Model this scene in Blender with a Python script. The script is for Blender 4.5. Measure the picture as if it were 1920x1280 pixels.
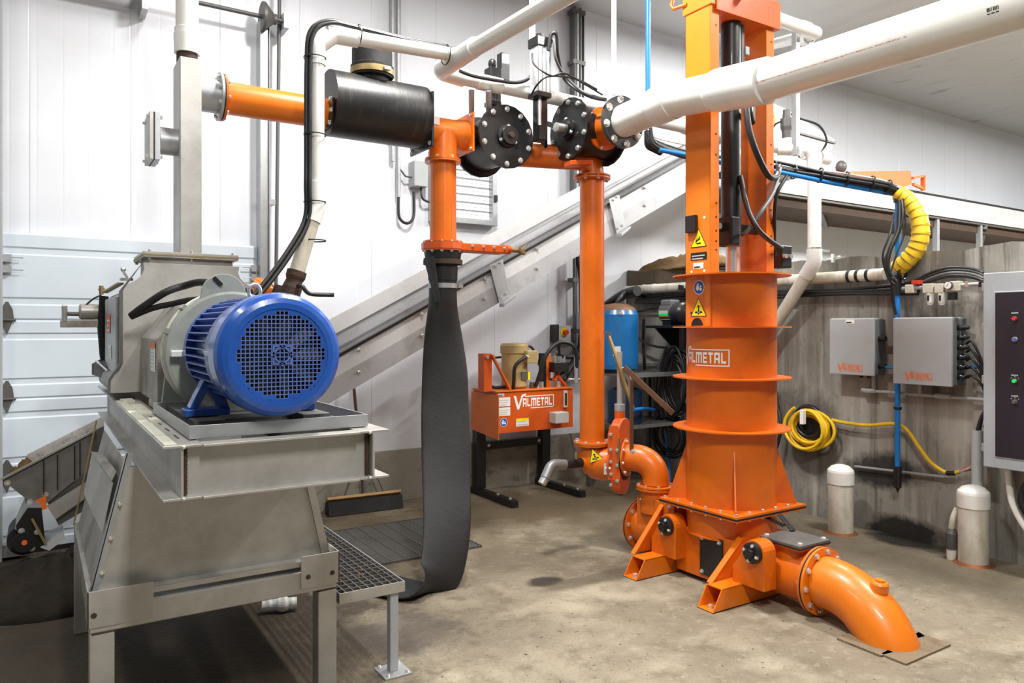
import bpy, bmesh, math, random
from mathutils import Vector as V, Matrix, Quaternion
random.seed(7)
C = bpy.context.scene.collection
for o in list(bpy.data.objects): bpy.data.objects.remove(o)
PI = math.pi
# ---------------------------------------------------------------- camera
F_PX, CX, CY, EYE = 1400.0, 960.0, 614.0, 1.5
YAW = math.radians(57.5)
FW = (math.cos(YAW), math.sin(YAW)); RT = (math.sin(YAW), -math.cos(YAW))
cam = bpy.data.cameras.new('camera'); camo = bpy.data.objects.new('camera', cam); C.objects.link(camo)
camo.location = (0, 0, EYE); camo.rotation_euler = (PI/2, 0, YAW - PI/2)
cam.sensor_width = 36; cam.lens = F_PX/1920*36; cam.shift_y = -(640-CY)/1920; cam.clip_start = .05
bpy.context.scene.camera = camo
# ---------------------------------------------------------------- light
world = bpy.data.worlds.new('world'); bpy.context.scene.world = world; world.use_nodes = True
bg = world.node_tree.nodes['Background']; bg.inputs[0].default_value = (.86, .93, 1, 1); bg.inputs[1].default_value = .13
def lamp(loc, power, sx, sy, rot=(0,0,0), col=(1,.985,.95)):
    l = bpy.data.lights.new('ceiling_lamp', 'AREA'); l.shape = 'RECTANGLE'; l.size = sx; l.size_y = sy; l.energy = power; l.color = col
    o = bpy.data.objects.new('ceiling_lamp', l); C.objects.link(o); o.location = loc; o.rotation_euler = rot
lamp((2.1, 3.3, 4.6), 165, .3, .6)
lamp((4.6, 1.5, 4.6), 150, .3, 1.0)
lamp((0.6, -.6, 4.6), 200, .3, 1.3)
lamp((-1.4, 3.0, 4.6), 45, .3, 1.3)
lamp((1.0, 4.6, 4.6), 18, .2, .8)
lamp((5.9, 4.2, 4.6), 120, .3, 1.0)
lamp((8.6, 1.8, 4.6), 430, .3, 1.3)
lamp((12.5, 1.6, 4.6), 560, .3, 1.3)
vs = bpy.context.scene.view_settings
vs.view_transform = 'Standard'; vs.look = 'None'; vs.gamma = 1; vs.use_curve_mapping = False; vs.exposure = 0.15

# ---------------------------------------------------------------- helpers
def P(px, py, X=None, Y=None, Z=None, D=None):
    r = (px-CX)/F_PX; u = (CY-py)/F_PX
    dx = FW[0]+RT[0]*r; dy = FW[1]+RT[1]*r
    if X is not None: D = X/dx
    elif Y is not None: D = Y/dy
    elif Z is not None: D = (Z-EYE)/u
    return V((dx*D, dy*D, EYE+u*D))
W = {}
def frame_dirs(d):
    d = V(d).normalized(); a = V((0,0,1)) if abs(d.z) < .9 else V((1,0,0))
    x = d.cross(a).normalized(); return x, d.cross(x).normalized(), d
class MB:
    def __init__(s): s.v=[]; s.f=[]; s.sm=[]; s.mi=[]; s.m=0
    def add(s, vs_, fs, smooth=False):
        b=len(s.v); s.v += [V(v) for v in vs_]
        for f in fs: s.f.append(tuple(i+b for i in f)); s.sm.append(smooth); s.mi.append(s.m)
        return s
    def box(s,x0,x1,y0,y1,z0,z1):
        return s.obox(V(((x0+x1)/2,(y0+y1)/2,(z0+z1)/2)),(1,0,0),(0,1,0),(0,0,1),abs(x1-x0)/2,abs(y1-y0)/2,abs(z1-z0)/2)
    def obox(s,c,a,b,n,ha,hb,hn):
        c=V(c);a=V(a).normalized()*ha;b=V(b).normalized()*hb;n=V(n).normalized()*hn
        vs_=[c+i*a+j*b+k*n for k in(-1,1) for j in(-1,1) for i in(-1,1)]
        return s.add(vs_,[(0,2,3,1),(4,5,7,6),(0,1,5,4),(2,6,7,3),(0,4,6,2),(1,3,7,5)])
    def bar(s,p,q,w,h,up=(0,0,1)):
        p=V(p);q=V(q);d=(q-p); up=V(up)
        if abs(d.normalized().dot(up))>.99: up=V((0,1,0))
        x=d.cross(up).normalized(); y=x.cross(d).normalized()
        return s.obox((p+q)/2,d,x,y,d.length/2,w/2,h/2)
    def prism(s,poly,ext):
        n=len(poly); e=V(ext); a=[V(p) for p in poly]; b=[p+e for p in a]
        return s.add(a+b,[tuple(range(n))[::-1],tuple(range(n,2*n))]+[(i,(i+1)%n,n+(i+1)%n,n+i) for i in range(n)])
    def tube(s,pts,r,n=14,caps=True,closed=False,ang=0):
        pts=[V(p) for p in pts]; m=len(pts)
        rr=r if isinstance(r,(list,tuple)) else [r]*m
        T=[]
        for i in range(m):
            if closed: t=pts[(i+1)%m]-pts[i-1]
            else: t=pts[min(i+1,m-1)]-pts[max(i-1,0)]
            T.append(t.normalized())
        x,y,_=frame_dirs(T[0]); rings=[]
        for i in range(m):
            if i:
                q=T[i-1].rotation_difference(T[i]); x=q@x; x=(x-T[i]*x.dot(T[i])).normalized()
            y=T[i].cross(x)
            rings.append([pts[i]+rr[i]*(math.cos(ang+2*PI*k/n)*x+math.sin(ang+2*PI*k/n)*y) for k in range(n)])
        vs_=[v for R in rings for v in R]; fs=[]
        for i in range(m if closed else m-1):
            j=(i+1)%m
            for k in range(n): fs.append((i*n+k,i*n+(k+1)%n,j*n+(k+1)%n,j*n+k))
        s.add(vs_,fs,n>6)
        if caps and not closed:
            s.add(rings[0],[tuple(range(n))[::-1]]); s.add(rings[-1],[tuple(range(n))])
        return s
    def lathe(s,o,d,prof,n=40,smooth=True,a0=0,a1=2*PI):
        # prof: list of (distance along axis, radius); flat shading between segments that turn sharply
        o=V(o); x,y,d=frame_dirs(d); full=abs(a1-a0-2*PI)<1e-6
        cnt=n if full else n+1
        def ring(t,r): return [o+d*t+r*(math.cos(a0+(a1-a0)*k/n)*x+math.sin(a0+(a1-a0)*k/n)*y) for k in range(cnt)]
        for i in range(len(prof)-1):
            A=ring(*prof[i]); B=ring(*prof[i+1])
            s.add(A+B,[(k,(k+1)%cnt,cnt+(k+1)%cnt,cnt+k) for k in range(n if full else n)],smooth and abs(prof[i][1]-prof[i+1][1])<abs(prof[i][0]-prof[i+1][0])*3)
        return s
    def cyl(s,o,d,L,r,n=32):
        return s.lathe(o,d,[(0,0),(0,r),(L,r),(L,0)],n)
    def ball(s,c,r,n=14,sz=1):
        return s.lathe(V(c)-V((0,0,r*sz)),(0,0,1),[(r*sz*(1-math.cos(PI*i/10)),r*math.sin(PI*i/10)) for i in range(11)],n)
    def build(s,name,mat,parent=None,bev=0,**kw):
        lo=V([min(v[i] for v in s.v) for i in range(3)]); hi=V([max(v[i] for v in s.v) for i in range(3)])
        org=(lo+hi)/2
        if parent is None: org.z=lo.z
        me=bpy.data.meshes.new(name); me.from_pydata([v-org for v in s.v],[],s.f)
        me.polygons.foreach_set('use_smooth',s.sm)
        ms=mat if isinstance(mat,(list,tuple)) else [mat]
        for m_ in ms: me.materials.append(m_)
        me.polygons.foreach_set('material_index',s.mi)
        bm=bmesh.new(); bm.from_mesh(me)
        bmesh.ops.dissolve_degenerate(bm,dist=1e-6,edges=bm.edges[:])
        bmesh.ops.recalc_face_normals(bm,faces=bm.faces[:]); bm.to_mesh(me); bm.free()
        me.update()
        o=bpy.data.objects.new(name,me); C.objects.link(o)
        if parent is not None: o.parent=parent; o.location=org-W[parent.name]
        else: o.location=org
        W[o.name]=org.copy()
        if bev:
            b=o.modifiers.new('bevel','BEVEL'); b.width=bev; b.segments=2; b.limit_method='ANGLE'
        if kw: tag(o,**kw)
        return o
def tag(o,label=None,cat=None,group=None,kind=None):
    if label: o['label']=label
    if cat: o['category']=cat
    if group: o['group']=group
    if kind: o['kind']=kind
    return o
def thing(name,loc,label,cat,group=None):
    o=bpy.data.objects.new(name,None); o.empty_display_size=.1; C.objects.link(o); o.location=loc; W[o.name]=V(loc)
    return tag(o,label,cat,group)
def spl(pts,k=8):
    pts=[V(p) for p in pts]; out=[]
    for i in range(len(pts)-1):
        a=pts[max(i-1,0)];b=pts[i];c=pts[i+1];d=pts[min(i+2,len(pts)-1)]
        for j in range(k):
            t=j/k; out.append(.5*((2*b)+(c-a)*t+(2*a-5*b+4*c-d)*t*t+(3*b-a-3*c+d)*t**3))
    return out+[pts[-1]]
def fil(pts,R,k=8):
    pts=[V(p) for p in pts]; out=[pts[0]]
    for i in range(1,len(pts)-1):
        a=(pts[i-1]-pts[i]).normalized(); b=(pts[i+1]-pts[i]).normalized()
        th=math.acos(max(-1,min(1,a.dot(b)))); r=R[i-1] if isinstance(R,(list,tuple)) else R
        L=r/math.tan(th/2); cc=pts[i]+(a+b).normalized()*(r/math.sin(th/2))
        p0=pts[i]+a*L; p1=pts[i]+b*L; v0=p0-cc; q=v0.rotation_difference(p1-cc)
        for j in range(k+1):
            out.append(cc+Quaternion().slerp(q,j/k)@v0)
    return out+[pts[-1]]
BOLT={}
def bolt(parent,pos,d,r=.012,h=.01,mat=None):
    mat=mat or M['zinc']; key=(round(r,4),round(h,4),mat.name)
    if key not in BOLT:
        b=MB(); b.lathe((0,0,0),(0,0,1),[(0,0),(0,r*1.25),(.002,r*1.25),(.002,r)],14); b.lathe((0,0,.002),(0,0,1),[(0,r),(h*.8,r),(h,r*.8),(h,0)],6,False)
        me=bpy.data.meshes.new('bolt'); me.from_pydata(b.v,[],b.f); me.materials.append(mat); BOLT[key]=me
    o=bpy.data.objects.new('bolt',BOLT[key]); C.objects.link(o); o.parent=parent; o.location=V(pos)-W[parent.name]
    o.rotation_mode='QUATERNION'; o.rotation_quaternion=V((0,0,1)).rotation_difference(V(d)); return o
def bolts_ring(parent,c,d,R,n,r=.011,a0=0,nut=None):
    x,y,dd=frame_dirs(d)
    for k in range(n):
        a=a0+2*PI*k/n; p=V(c)+R*(math.cos(a)*x+math.sin(a)*y); bolt(parent,p,d,r)
        if nut: bolt(parent,p-dd*nut,-dd,r)
# ---------------------------------------------------------------- materials
M={}
def mat(name,col,rough=.5,metal=0,dirt=None,dscale=6,damt=.5,bump=0,bscale=60,stretch=(1,1,1),coat=0,low=.5,high=.75,trans=0,coord='Object'):
    m=bpy.data.materials.new(name); m.use_nodes=True; t=m.node_tree; n=t.nodes; L=t.links; p=n['Principled BSDF']
    p.inputs['Base Color'].default_value=(*col,1); p.inputs['Roughness'].default_value=rough; p.inputs['Metallic'].default_value=metal
    p.inputs['Coat Weight'].default_value=coat
    tc=n.new('ShaderNodeTexCoord'); mp=n.new('ShaderNodeMapping'); mp.inputs['Scale'].default_value=stretch; L.new(tc.outputs[coord],mp.inputs[0])
    if dirt:
        nz=n.new('ShaderNodeTexNoise'); nz.inputs['Scale'].default_value=dscale; nz.inputs['Detail'].default_value=8; nz.inputs['Roughness'].default_value=.65; L.new(mp.outputs[0],nz.inputs[0])
        mr=n.new('ShaderNodeMapRange'); mr.inputs[1].default_value=low; mr.inputs[2].default_value=high; mr.inputs[4].default_value=damt; L.new(nz.outputs[0],mr.inputs[0])
        mx=n.new('ShaderNodeMix'); mx.data_type='RGBA'; mx.inputs['A'].default_value=(*col,1); mx.inputs['B'].default_value=(*dirt,1)
        L.new(mr.outputs[0],mx.inputs['Factor']); L.new(mx.outputs['Result'],p.inputs['Base Color'])
    if bump:
        nb=n.new('ShaderNodeTexNoise'); nb.inputs['Scale'].default_value=bscale; nb.inputs['Detail'].default_value=5; L.new(mp.outputs[0],nb.inputs[0])
        b=n.new('ShaderNodeBump'); b.inputs['Strength'].default_value=bump; b.inputs['Distance'].default_value=.01; L.new(nb.outputs[0],b.inputs['Height']); L.new(b.outputs[0],p.inputs['Normal'])
    M[name]=m; return m
mat('orange',(.68,.138,.004),.36,0,(.36,.06,.010),5,.5,.06,25,coat=.1,low=.5,high=.8)
mat('orange_light',(.78,.185,.006),.36,0,(.70,.13,.012),5,.4,.05,25,coat=.15)
mat('orange_red',(.62,.092,.008),.38,0,(.35,.05,.015),8,.5,.06,30)
mat('stainless',(.52,.505,.475),.42,.5,(.30,.28,.25),3.0,.75,.04,40,low=.42,high=.7)
mat('stainless_dirty',(.40,.385,.36),.5,.4,(.17,.135,.09),5,.8,.1,40,low=.42,high=.68)
mat('galvanized',(.44,.45,.46),.40,.5,(.28,.28,.28),10,.6,.03,50)
mat('conveyor_white',(.60,.60,.60),.4,.25,(.42,.40,.36),5,.5,.03,50,low=.5,high=.75)
mat('conveyor_grey',(.42,.42,.43),.45,.35,(.22,.20,.19),5,.6,.03,50)
mat('zinc',(.78,.78,.76),.25,.8)
mat('dark_steel',(.13,.125,.12),.5,.4,(.06,.05,.04),8,.6,.05,40)
mat('black_paint',(.009,.009,.010),.38,0,(.03,.025,.02),6,.4,.06,30,coat=.1,low=.55,high=.8)
mat('black_drum',(.011,.011,.012),.40,0,(.11,.085,.055),7,.6,.08,30,stretch=(3,1,.5),low=.54,high=.8)
mat('rubber',(.008,.008,.009),.6,0,(.035,.032,.028),4,.6,.15,50,low=.5,high=.8)
mat('cable',(.013,.013,.014),.45)
mat('cable_grey',(.10,.10,.10),.4)
mat('blue_motor',(.014,.085,.40),.28,0,(.05,.16,.50),7,.5,.05,40,coat=.4)
mat('blue_light',(.10,.16,.42),.35,0,(.04,.08,.25),9,.6,.05,40)
mat('blue_pipe',(.012,.20,.60),.35,0,(.03,.12,.32),8,.4)
mat('blue_tank',(.008,.115,.31),.3,0,(.015,.08,.2),5,.7,coat=.2)
mat('grey_green',(.33,.35,.32),.5,0,(.20,.20,.17),6,.6,.06,30)
mat('grey_light',(.62,.62,.52),.5,0,(.35,.25,.12),6,.6,.05)
mat('pvc',(.80,.79,.74),.3,0,(.42,.38,.30),3.5,.5,.02,30,low=.55,high=.8,coat=.15)
mat('pvc_fit',(.86,.86,.83),.28,0,(.6,.58,.52),5,.4,low=.5,high=.8,coat=.2)
mat('pvc_dirty',(.70,.67,.58),.5,0,(.34,.28,.18),6,.75,.08,50,stretch=(1,1,.4),low=.45,high=.7)
mat('cap_white',(.80,.79,.74),.4,0,(.55,.5,.4),9,.5)
mat('yellow',(.85,.56,.02),.45,0,(.45,.27,.03),9,.4)
mat('yellow_hose',(.80,.50,.01),.5,0,(.35,.2,.02),12,.5)
mat('sign_yellow',(.95,.75,.0),.4); mat('sign_black',(.01,.01,.01),.5); mat('sign_white',(.85,.85,.82),.4); mat('sign_blue',(.02,.10,.42),.4); mat('sign_red',(.65,.05,.02),.4); mat('label_grey',(.55,.55,.54),.5)
mat('logo_orange',(.85,.16,.02),.5); mat('print_red',(.45,.09,.09),.6)
mat('tan',(.42,.31,.13),.45,0,(.2,.14,.06),6,.5,.05,30)
mat('brown',(.13,.06,.025),.6,.2,(.06,.035,.02),10,.6)
mat('brass',(.36,.27,.12),.45,.6,(.15,.11,.05),10,.6)
mat('wood',(.50,.30,.12),.6,0,(.3,.16,.06),10,.5)
mat('manure',(.012,.008,.005),.95,0,(.030,.020,.010),7,.8,.9,30,low=.4,high=.7)
mat('straw',(.17,.10,.035),.95,0,(.07,.04,.015),12,.8,.9,40,low=.4,high=.7)
mat('box_grey',(.40,.42,.43),.5,0,(.30,.31,.31),4,.4,.02,60)
mat('box_dark',(.15,.16,.17),.55,0,(.08,.08,.08),4,.4)
mat('panel_grey',(.36,.39,.42),.55,0,(.28,.3,.32),5,.4,.12,220)
mat('panel_black',(.018,.017,.026),.35)
mat('white_paint',(.76,.78,.83),.3,0,(.62,.62,.62),1.3,.4,.01,20,low=.5,high=.8)
mat('door_white',(.66,.73,.80),.4,0,(.52,.57,.62),1.5,.4,.01,20)
mat('flange_grey',(.045,.048,.052),.45)
mat('alu',(.62,.64,.66),.3,.3)
mat('grate_metal',(.17,.165,.15),.6,.3,(.07,.06,.045),5,.8)
mat('rim_dirty',(.50,.48,.44),.6,.1,(.15,.13,.10),14,.9,.2,50)
mat('underside',(.05,.028,.016),.8,0,(.10,.045,.02),6,.6)
mat('drum_navy',(.008,.03,.075),.45)
mat('tail_steel',(.20,.19,.175),.55,.3,(.09,.08,.06),6,.7)
mat('dark_galv',(.26,.27,.27),.4,.5,(.15,.15,.15),8,.5)
mat('board',(.20,.15,.09),.85,0,(.10,.07,.04),10,.8,.4,40)
mat('rust',(.055,.032,.022),.8,.2,(.13,.065,.03),25,.7,.3,60)
mat('copper',(.35,.13,.05),.45,.6)
def emis(name,col,s):
    m=bpy.data.materials.new(name); m.use_nodes=True; p=m.node_tree.nodes['Principled BSDF']; p.inputs['Base Color'].default_value=(*col,1); p.inputs['Emission Color'].default_value=(*col,1); p.inputs['Emission Strength'].default_value=s; M[name]=m
emis('daylight',(.95,.97,1),1.15); emis('led_red',(.7,.01,.01),.2); emis('glow_green',(.02,.6,.1),.3)
def wood_panel():
    # white wall panels: ribs along X
    m=M['white_paint'].copy(); m.name='wall_panels'; t=m.node_tree; n=t.nodes; L=t.links; p=n['Principled BSDF']
    g=n.new('ShaderNodeNewGeometry'); sx=n.new('ShaderNodeSeparateXYZ'); L.new(g.outputs['Position'],sx.inputs[0])
    def line(period,width,off):
        a=n.new('ShaderNodeMath'); a.operation='ADD'; a.inputs[1].default_value=off; L.new(sx.outputs[0],a.inputs[0])
        b=n.new('ShaderNodeMath'); b.operation='PINGPONG'; b.inputs[1].default_value=period/2; L.new(a.outputs[0],b.inputs[0])
        c=n.new('ShaderNodeMapRange'); c.inputs[1].default_value=0; c.inputs[2].default_value=width; L.new(b.outputs[0],c.inputs[0]); return c
    s1=line(.61,.006,.04); s2=line(.1525,.012,.0)
    mul=n.new('ShaderNodeMath'); mul.operation='MULTIPLY_ADD'; mul.inputs[1].default_value=.25; L.new(s2.outputs[0],mul.inputs[0]); L.new(s1.outputs[0],mul.inputs[2])
    b=n.new('ShaderNodeBump'); b.inputs['Strength'].default_value=.35; b.inputs['Distance'].default_value=.006; L.new(mul.outputs[0],b.inputs['Height']); L.new(b.outputs[0],p.inputs['Normal'])
    col=p.inputs['Base Color'].links[0].from_socket
    mx=n.new('ShaderNodeMix'); mx.data_type='RGBA'; mx.inputs['A'].default_value=(.62,.63,.66,1); L.new(s1.outputs[0],mx.inputs['Factor']); L.new(col,mx.inputs['B']); L.new(mx.outputs['Result'],p.inputs['Base Color'])
    M['wall_panels']=m
wood_panel()
def layered(name,base,layers,rough=.8,bump=.3,bscale=40,bstretch=(1,1,1)):
    m=bpy.data.materials.new(name); m.use_nodes=True; t=m.node_tree; n=t.nodes; L=t.links; p=n['Principled BSDF']; p.inputs['Roughness'].default_value=rough
    g=n.new('ShaderNodeNewGeometry'); prev=None
    for (col,scale,st,lo,hi,amt) in layers:
        mp=n.new('ShaderNodeMapping'); mp.inputs['Scale'].default_value=st; L.new(g.outputs['Position'],mp.inputs[0])
        nz=n.new('ShaderNodeTexNoise'); nz.inputs['Scale'].default_value=scale; nz.inputs['Detail'].default_value=9; nz.inputs['Roughness'].default_value=.62; L.new(mp.outputs[0],nz.inputs[0])
        mr=n.new('ShaderNodeMapRange'); mr.inputs[1].default_value=lo; mr.inputs[2].default_value=hi; mr.inputs[4].default_value=amt; L.new(nz.outputs[0],mr.inputs[0])
        mx=n.new('ShaderNodeMix'); mx.data_type='RGBA'; mx.inputs['B'].default_value=(*col,1); L.new(mr.outputs[0],mx.inputs['Factor'])
        if prev: L.new(prev,mx.inputs['A'])
        else: mx.inputs['A'].default_value=(*base,1)
        prev=mx.outputs['Result']
    L.new(prev,p.inputs['Base Color'])
    mp=n.new('ShaderNodeMapping'); mp.inputs['Scale'].default_value=bstretch; L.new(g.outputs['Position'],mp.inputs[0])
    nb=n.new('ShaderNodeTexNoise'); nb.inputs['Scale'].default_value=bscale; nb.inputs['Detail'].default_value=6; L.new(mp.outputs[0],nb.inputs[0])
    b=n.new('ShaderNodeBump'); b.inputs['Strength'].default_value=bump; b.inputs['Distance'].default_value=.008; L.new(nb.outputs[0],b.inputs['Height']); L.new(b.outputs[0],p.inputs['Normal'])
    M[name]=m; return m,prev
def stains_and_shade(name,spots):
    # worn dirt patches, and a pump shadow painted as one streak: (x, y, rx, ry, colour, strength)
    m=M[name]; t=m.node_tree; n=t.nodes; L=t.links; p=n['Principled BSDF']; g=n.new('ShaderNodeNewGeometry')
    nz=n.new('ShaderNodeTexNoise'); nz.inputs['Scale'].default_value=3.5; nz.inputs['Detail'].default_value=8; nz.inputs['Roughness'].default_value=.7; L.new(g.outputs['Position'],nz.inputs[0])
    for (c,rad,col,amt) in spots:
        prev=p.inputs['Base Color'].links[0].from_socket
        mp=n.new('ShaderNodeMapping'); mp.vector_type='TEXTURE'; mp.inputs['Location'].default_value=c; mp.inputs['Scale'].default_value=rad; L.new(g.outputs['Position'],mp.inputs[0])
        ln=n.new('ShaderNodeVectorMath'); ln.operation='LENGTH'; L.new(mp.outputs[0],ln.inputs[0])
        ad=n.new('ShaderNodeMath'); ad.operation='MULTIPLY_ADD'; ad.inputs[1].default_value=1.6; L.new(nz.outputs[0],ad.inputs[0]); L.new(ln.outputs['Value'],ad.inputs[2])
        mr=n.new('ShaderNodeMapRange'); mr.inputs[1].default_value=1.5; mr.inputs[2].default_value=1.95; mr.inputs[3].default_value=amt; mr.inputs[4].default_value=0; L.new(ad.outputs[0],mr.inputs[0])
        mx=n.new('ShaderNodeMix'); mx.data_type='RGBA'; mx.inputs['B'].default_value=(*col,1); L.new(prev,mx.inputs['A']); L.new(mr.outputs[0],mx.inputs['Factor']); L.new(mx.outputs['Result'],p.inputs['Base Color'])
layered('floor_concrete',(.245,.205,.145),[((.15,.12,.078),1.1,(1,1,1),.42,.62,.75),((.40,.345,.25),1.7,(1,1,1),.48,.64,.8),((.13,.10,.06),7,(1,1,1),.52,.68,.6),((.40,.36,.28),18,(1,1,1),.54,.70,.45),((.06,.04,.022),26,(1,1,1),.63,.67,.9),((.10,.075,.045),90,(1,1,1),.58,.66,.6)],.70,1.0,35)
stains_and_shade('floor_concrete',[((0.2,4.6,0),(1.7,1.9,1),(.035,.023,.012),.93),((0.5,3.3,0),(1.0,.8,1),(.06,.043,.025),.85),((3.9,5.2,0),(1.7,.55,1),(.085,.055,.025),.8),((4.9,2.9,0),(.7,1.1,1),(.12,.095,.06),.6),((2.53,3.62,0),(.12,.08,1),(.03,.022,.018),.95),((2.85,3.5,0),(.45,.09,1),(.08,.06,.04),.65),((4.0,4.2,0),(.8,1.3,1),(.10,.07,.035),.6),((1.55,3.4,0),(.26,.3,1),(.07,.055,.05),.55),((1.9,5.0,0),(1.2,.9,1),(.10,.07,.03),.6),((5.15,2.95,0),(.16,.3,1),(.012,.01,.008),.95)])  # thin streak left of the pump is its cast shadow painted in
layered('wall_concrete',(.31,.295,.26),[((.13,.12,.10),1.3,(1,1,.6),.42,.62,.8),((.46,.44,.40),10,(1,1,.08),.52,.68,.8),((.075,.068,.055),12,(1,1,.05),.52,.66,.8),((.42,.40,.36),3,(1,1,.8),.58,.70,.5),((.055,.045,.03),26,(1,1,.5),.6,.7,.5)],.8,.35,30,(1,1,.25))
stains_and_shade('wall_concrete',[((5.24,3.15,.45),(.3,.33,.14),(.012,.010,.008),.9),((5.24,3.0,.03),(.3,.30,.12),(.008,.006,.004),.95),((5.24,2.6,.86),(.3,.25,.20),(.42,.40,.35),.6),((5.24,3.9,.6),(.3,.5,.35),(.05,.042,.03),.6),((5.24,5.7,1.95),(.3,1.3,.22),(.09,.06,.025),.85)])
layered('stem_concrete',(.33,.305,.25),[((.20,.175,.13),2.0,(1,1,1),.45,.65,.7),((.10,.075,.05),6,(1,1,1.5),.56,.7,.6)],.85,.3,40)
layered('ceiling_panel',(.58,.59,.60),[((.50,.50,.51),3.0,(1.2,.25,1),.52,.72,.7),((.25,.24,.23),7,(.6,.15,1),.62,.70,.6)],.5,.1,20)

# ---------------------------------------------------------------- writing and signs
def text_mesh(body,h,bold=0,extr=0):
    cu=bpy.data.curves.new('t','FONT'); cu.body=body; cu.size=1; cu.offset=bold; cu.extrude=extr
    o=bpy.data.objects.new('t',cu); C.objects.link(o); dg=bpy.context.evaluated_depsgraph_get(); dg.update()
    me=bpy.data.meshes.new_from_object(o.evaluated_get(dg)); bpy.data.objects.remove(o)
    vs_=[v.co.copy() for v in me.vertices]; fs=[tuple(p.vertices) for p in me.polygons]; bpy.data.meshes.remove(me)
    x0=min(v.x for v in vs_);x1=max(v.x for v in vs_);y0=min(v.y for v in vs_);y1=max(v.y for v in vs_); s=h/(y1-y0)
    return [V(((v.x-x0)*s,(v.y-y0)*s,0)) for v in vs_],fs,(x1-x0)*s
def flatmap(o,r,u,off=.0015):
    o=V(o);r=V(r).normalized();u=V(u).normalized();n=r.cross(u)
    return lambda a,b,c=0:o+r*a+u*b+n*(off+c)
def put_text(mb,mp,body,x,y,h,width=None,bold=.0):
    vs_,fs,w=text_mesh(body,h,bold); k=(width/w) if width else 1
    mb.add([mp(x+v.x*k,y+v.y) for v in vs_],fs); return w*k
def grid_rect(mb,mp,x0,x1,y0,y1,n=1,c=0):
    for i in range(n):
        a=x0+(x1-x0)*i/n; b=x0+(x1-x0)*(i+1)/n
        mb.add([mp(a,y0,c),mp(b,y0,c),mp(b,y1,c),mp(a,y1,c)],[(0,1,2,3)])
def logo(mp,name,m,parent,Wd,n=1,**kw):
    # wordmark VALMETAL: tall V, small capitals in an open frame; Wd = total width
    mb=MB(); h=Wd*.30; s=Wd
    mb.add([mp(0,h*.93),mp(s*.055,h*.93),mp(s*.115,h*.28),mp(s*.20,h*1.0),mp(s*.31,h*1.06),mp(s*.28,h*.90),mp(s*.225,h*.86),mp(s*.135,0),mp(s*.085,0)],[(0,1,2,8),(2,7,8),(2,3,6,7),(3,4,5,6)])
    b=s*.018
    grid_rect(mb,mp,s*.27,s,h*.83,h*.83+b,n*3); grid_rect(mb,mp,s-b,s,h*.02,h*.83); grid_rect(mb,mp,s*.42,s,h*.02,h*.02+b,n*3)
    bl={'A':(1,[(0,0,.26,1),(.74,0,1,1),(.26,.78,.74,1),(.26,.30,.74,.50)]),'L':(.85,[(0,0,.30,1),(.30,0,1,.22)]),'M':(1.45,[(0,0,.20,1),(.40,0,.60,1),(.80,0,1,1),(.20,.78,.40,1),(.60,.78,.80,1)]),'E':(.85,[(0,0,.30,1),(.30,0,1,.22),(.30,.40,.9,.60),(.30,.78,1,1)]),'T':(.9,[(.34,0,.66,.78),(0,.78,1,1)])}
    tot=sum(bl[c][0] for c in 'ALMETAL')+.22*6; k=s*.725/tot; x=s*.225
    for c in 'ALMETAL':
        w=bl[c][0]*k
        for a,b0,c_,d in bl[c][1]: grid_rect(mb,mp,x+a*w,x+c_*w,h*(.17+.56*b0),h*(.17+.56*d))
        x+=w+.22*k
    return mb.build(name,m,parent,**kw)
def tri_sign(parent,mp,s,label,fig=0,dx=0):
    e=MB(); t=[(0,0),(s,0),(s/2,s*.9)]
    e.add([mp(*p,0) for p in t],[(0,1,2)]); o=e.build('warning_sign',M['sign_black'],parent,label=label)
    e=MB(); c=V((s/2,s*.3)); t2=[c+(V(p)-c)*.88 for p in t]; e.add([mp(p.x,p.y,.0006) for p in t2],[(0,1,2)]); e.build('sign_face',M['sign_yellow'],o)
    e=MB()
    if fig==0:
        e.add([mp(s*a,s*b,.0012) for a,b in((.33,.2),(.45,.3),(.6,.35),(.58,.55),(.48,.38),(.36,.36),(.3,.28),(.62,.22),(.66,.15),(.4,.14))],[(0,1,5,6),(1,2,3,4),(1,4,5),(0,7,8,9)])
    else:
        for a,b,w,hh in((.5,.46,.07,.07),(.5,.3,.05,.10),(.36,.2,.10,.05),(.64,.2,.10,.05),(.5,.13,.06,.05)):
            k=8; e.add([mp(s*(a+w*math.cos(2*PI*i/k)),s*(b+hh*math.sin(2*PI*i/k)),.0012) for i in range(k)],[tuple(range(k))])
    e.build('pictogram',M['sign_black'],o); return o
def round_sign(parent,mp,r):
    k=24
    def disc(R,c,cx=0,cy=0,sy=1):
        mb.add([mp(cx+R*math.cos(2*PI*i/k),cy+R*sy*math.sin(2*PI*i/k),c) for i in range(k)],[tuple(range(k))])
    mb=MB(); disc(r,0); o=mb.build('mandatory_sign',M['sign_white'],parent,label='round blue sign with a white reading figure')
    mb=MB(); disc(r*.9,.0006); mb.build('sign_face',M['sign_blue'],o)
    mb=MB(); disc(r*.17,.0012,-r*.2,r*.42); disc(r*.3,.0012,-r*.25,-r*.05,1.3); disc(r*.15,.0012,r*.3,r*.15); disc(r*.25,.0012,r*.32,-r*.25,.9); mb.build('pictogram',M['sign_white'],o)
def plate(parent,name,mp,w,h,m,label=None,lines=0,lm='sign_black'):
    mb=MB(); grid_rect(mb,mp,0,w,0,h); o=mb.build(name,M[m],parent,label=label)
    if lines:
        mb=MB()
        for i in range(lines):
            y=h*(.12+.76*i/max(1,lines)); ww=w*random.uniform(.55,.85); grid_rect(mb,mp,w*.08,w*.08+ww,y,y+h*.28/lines,1,.0006)
        mb.build('print',M[lm],o)
    return o
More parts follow.
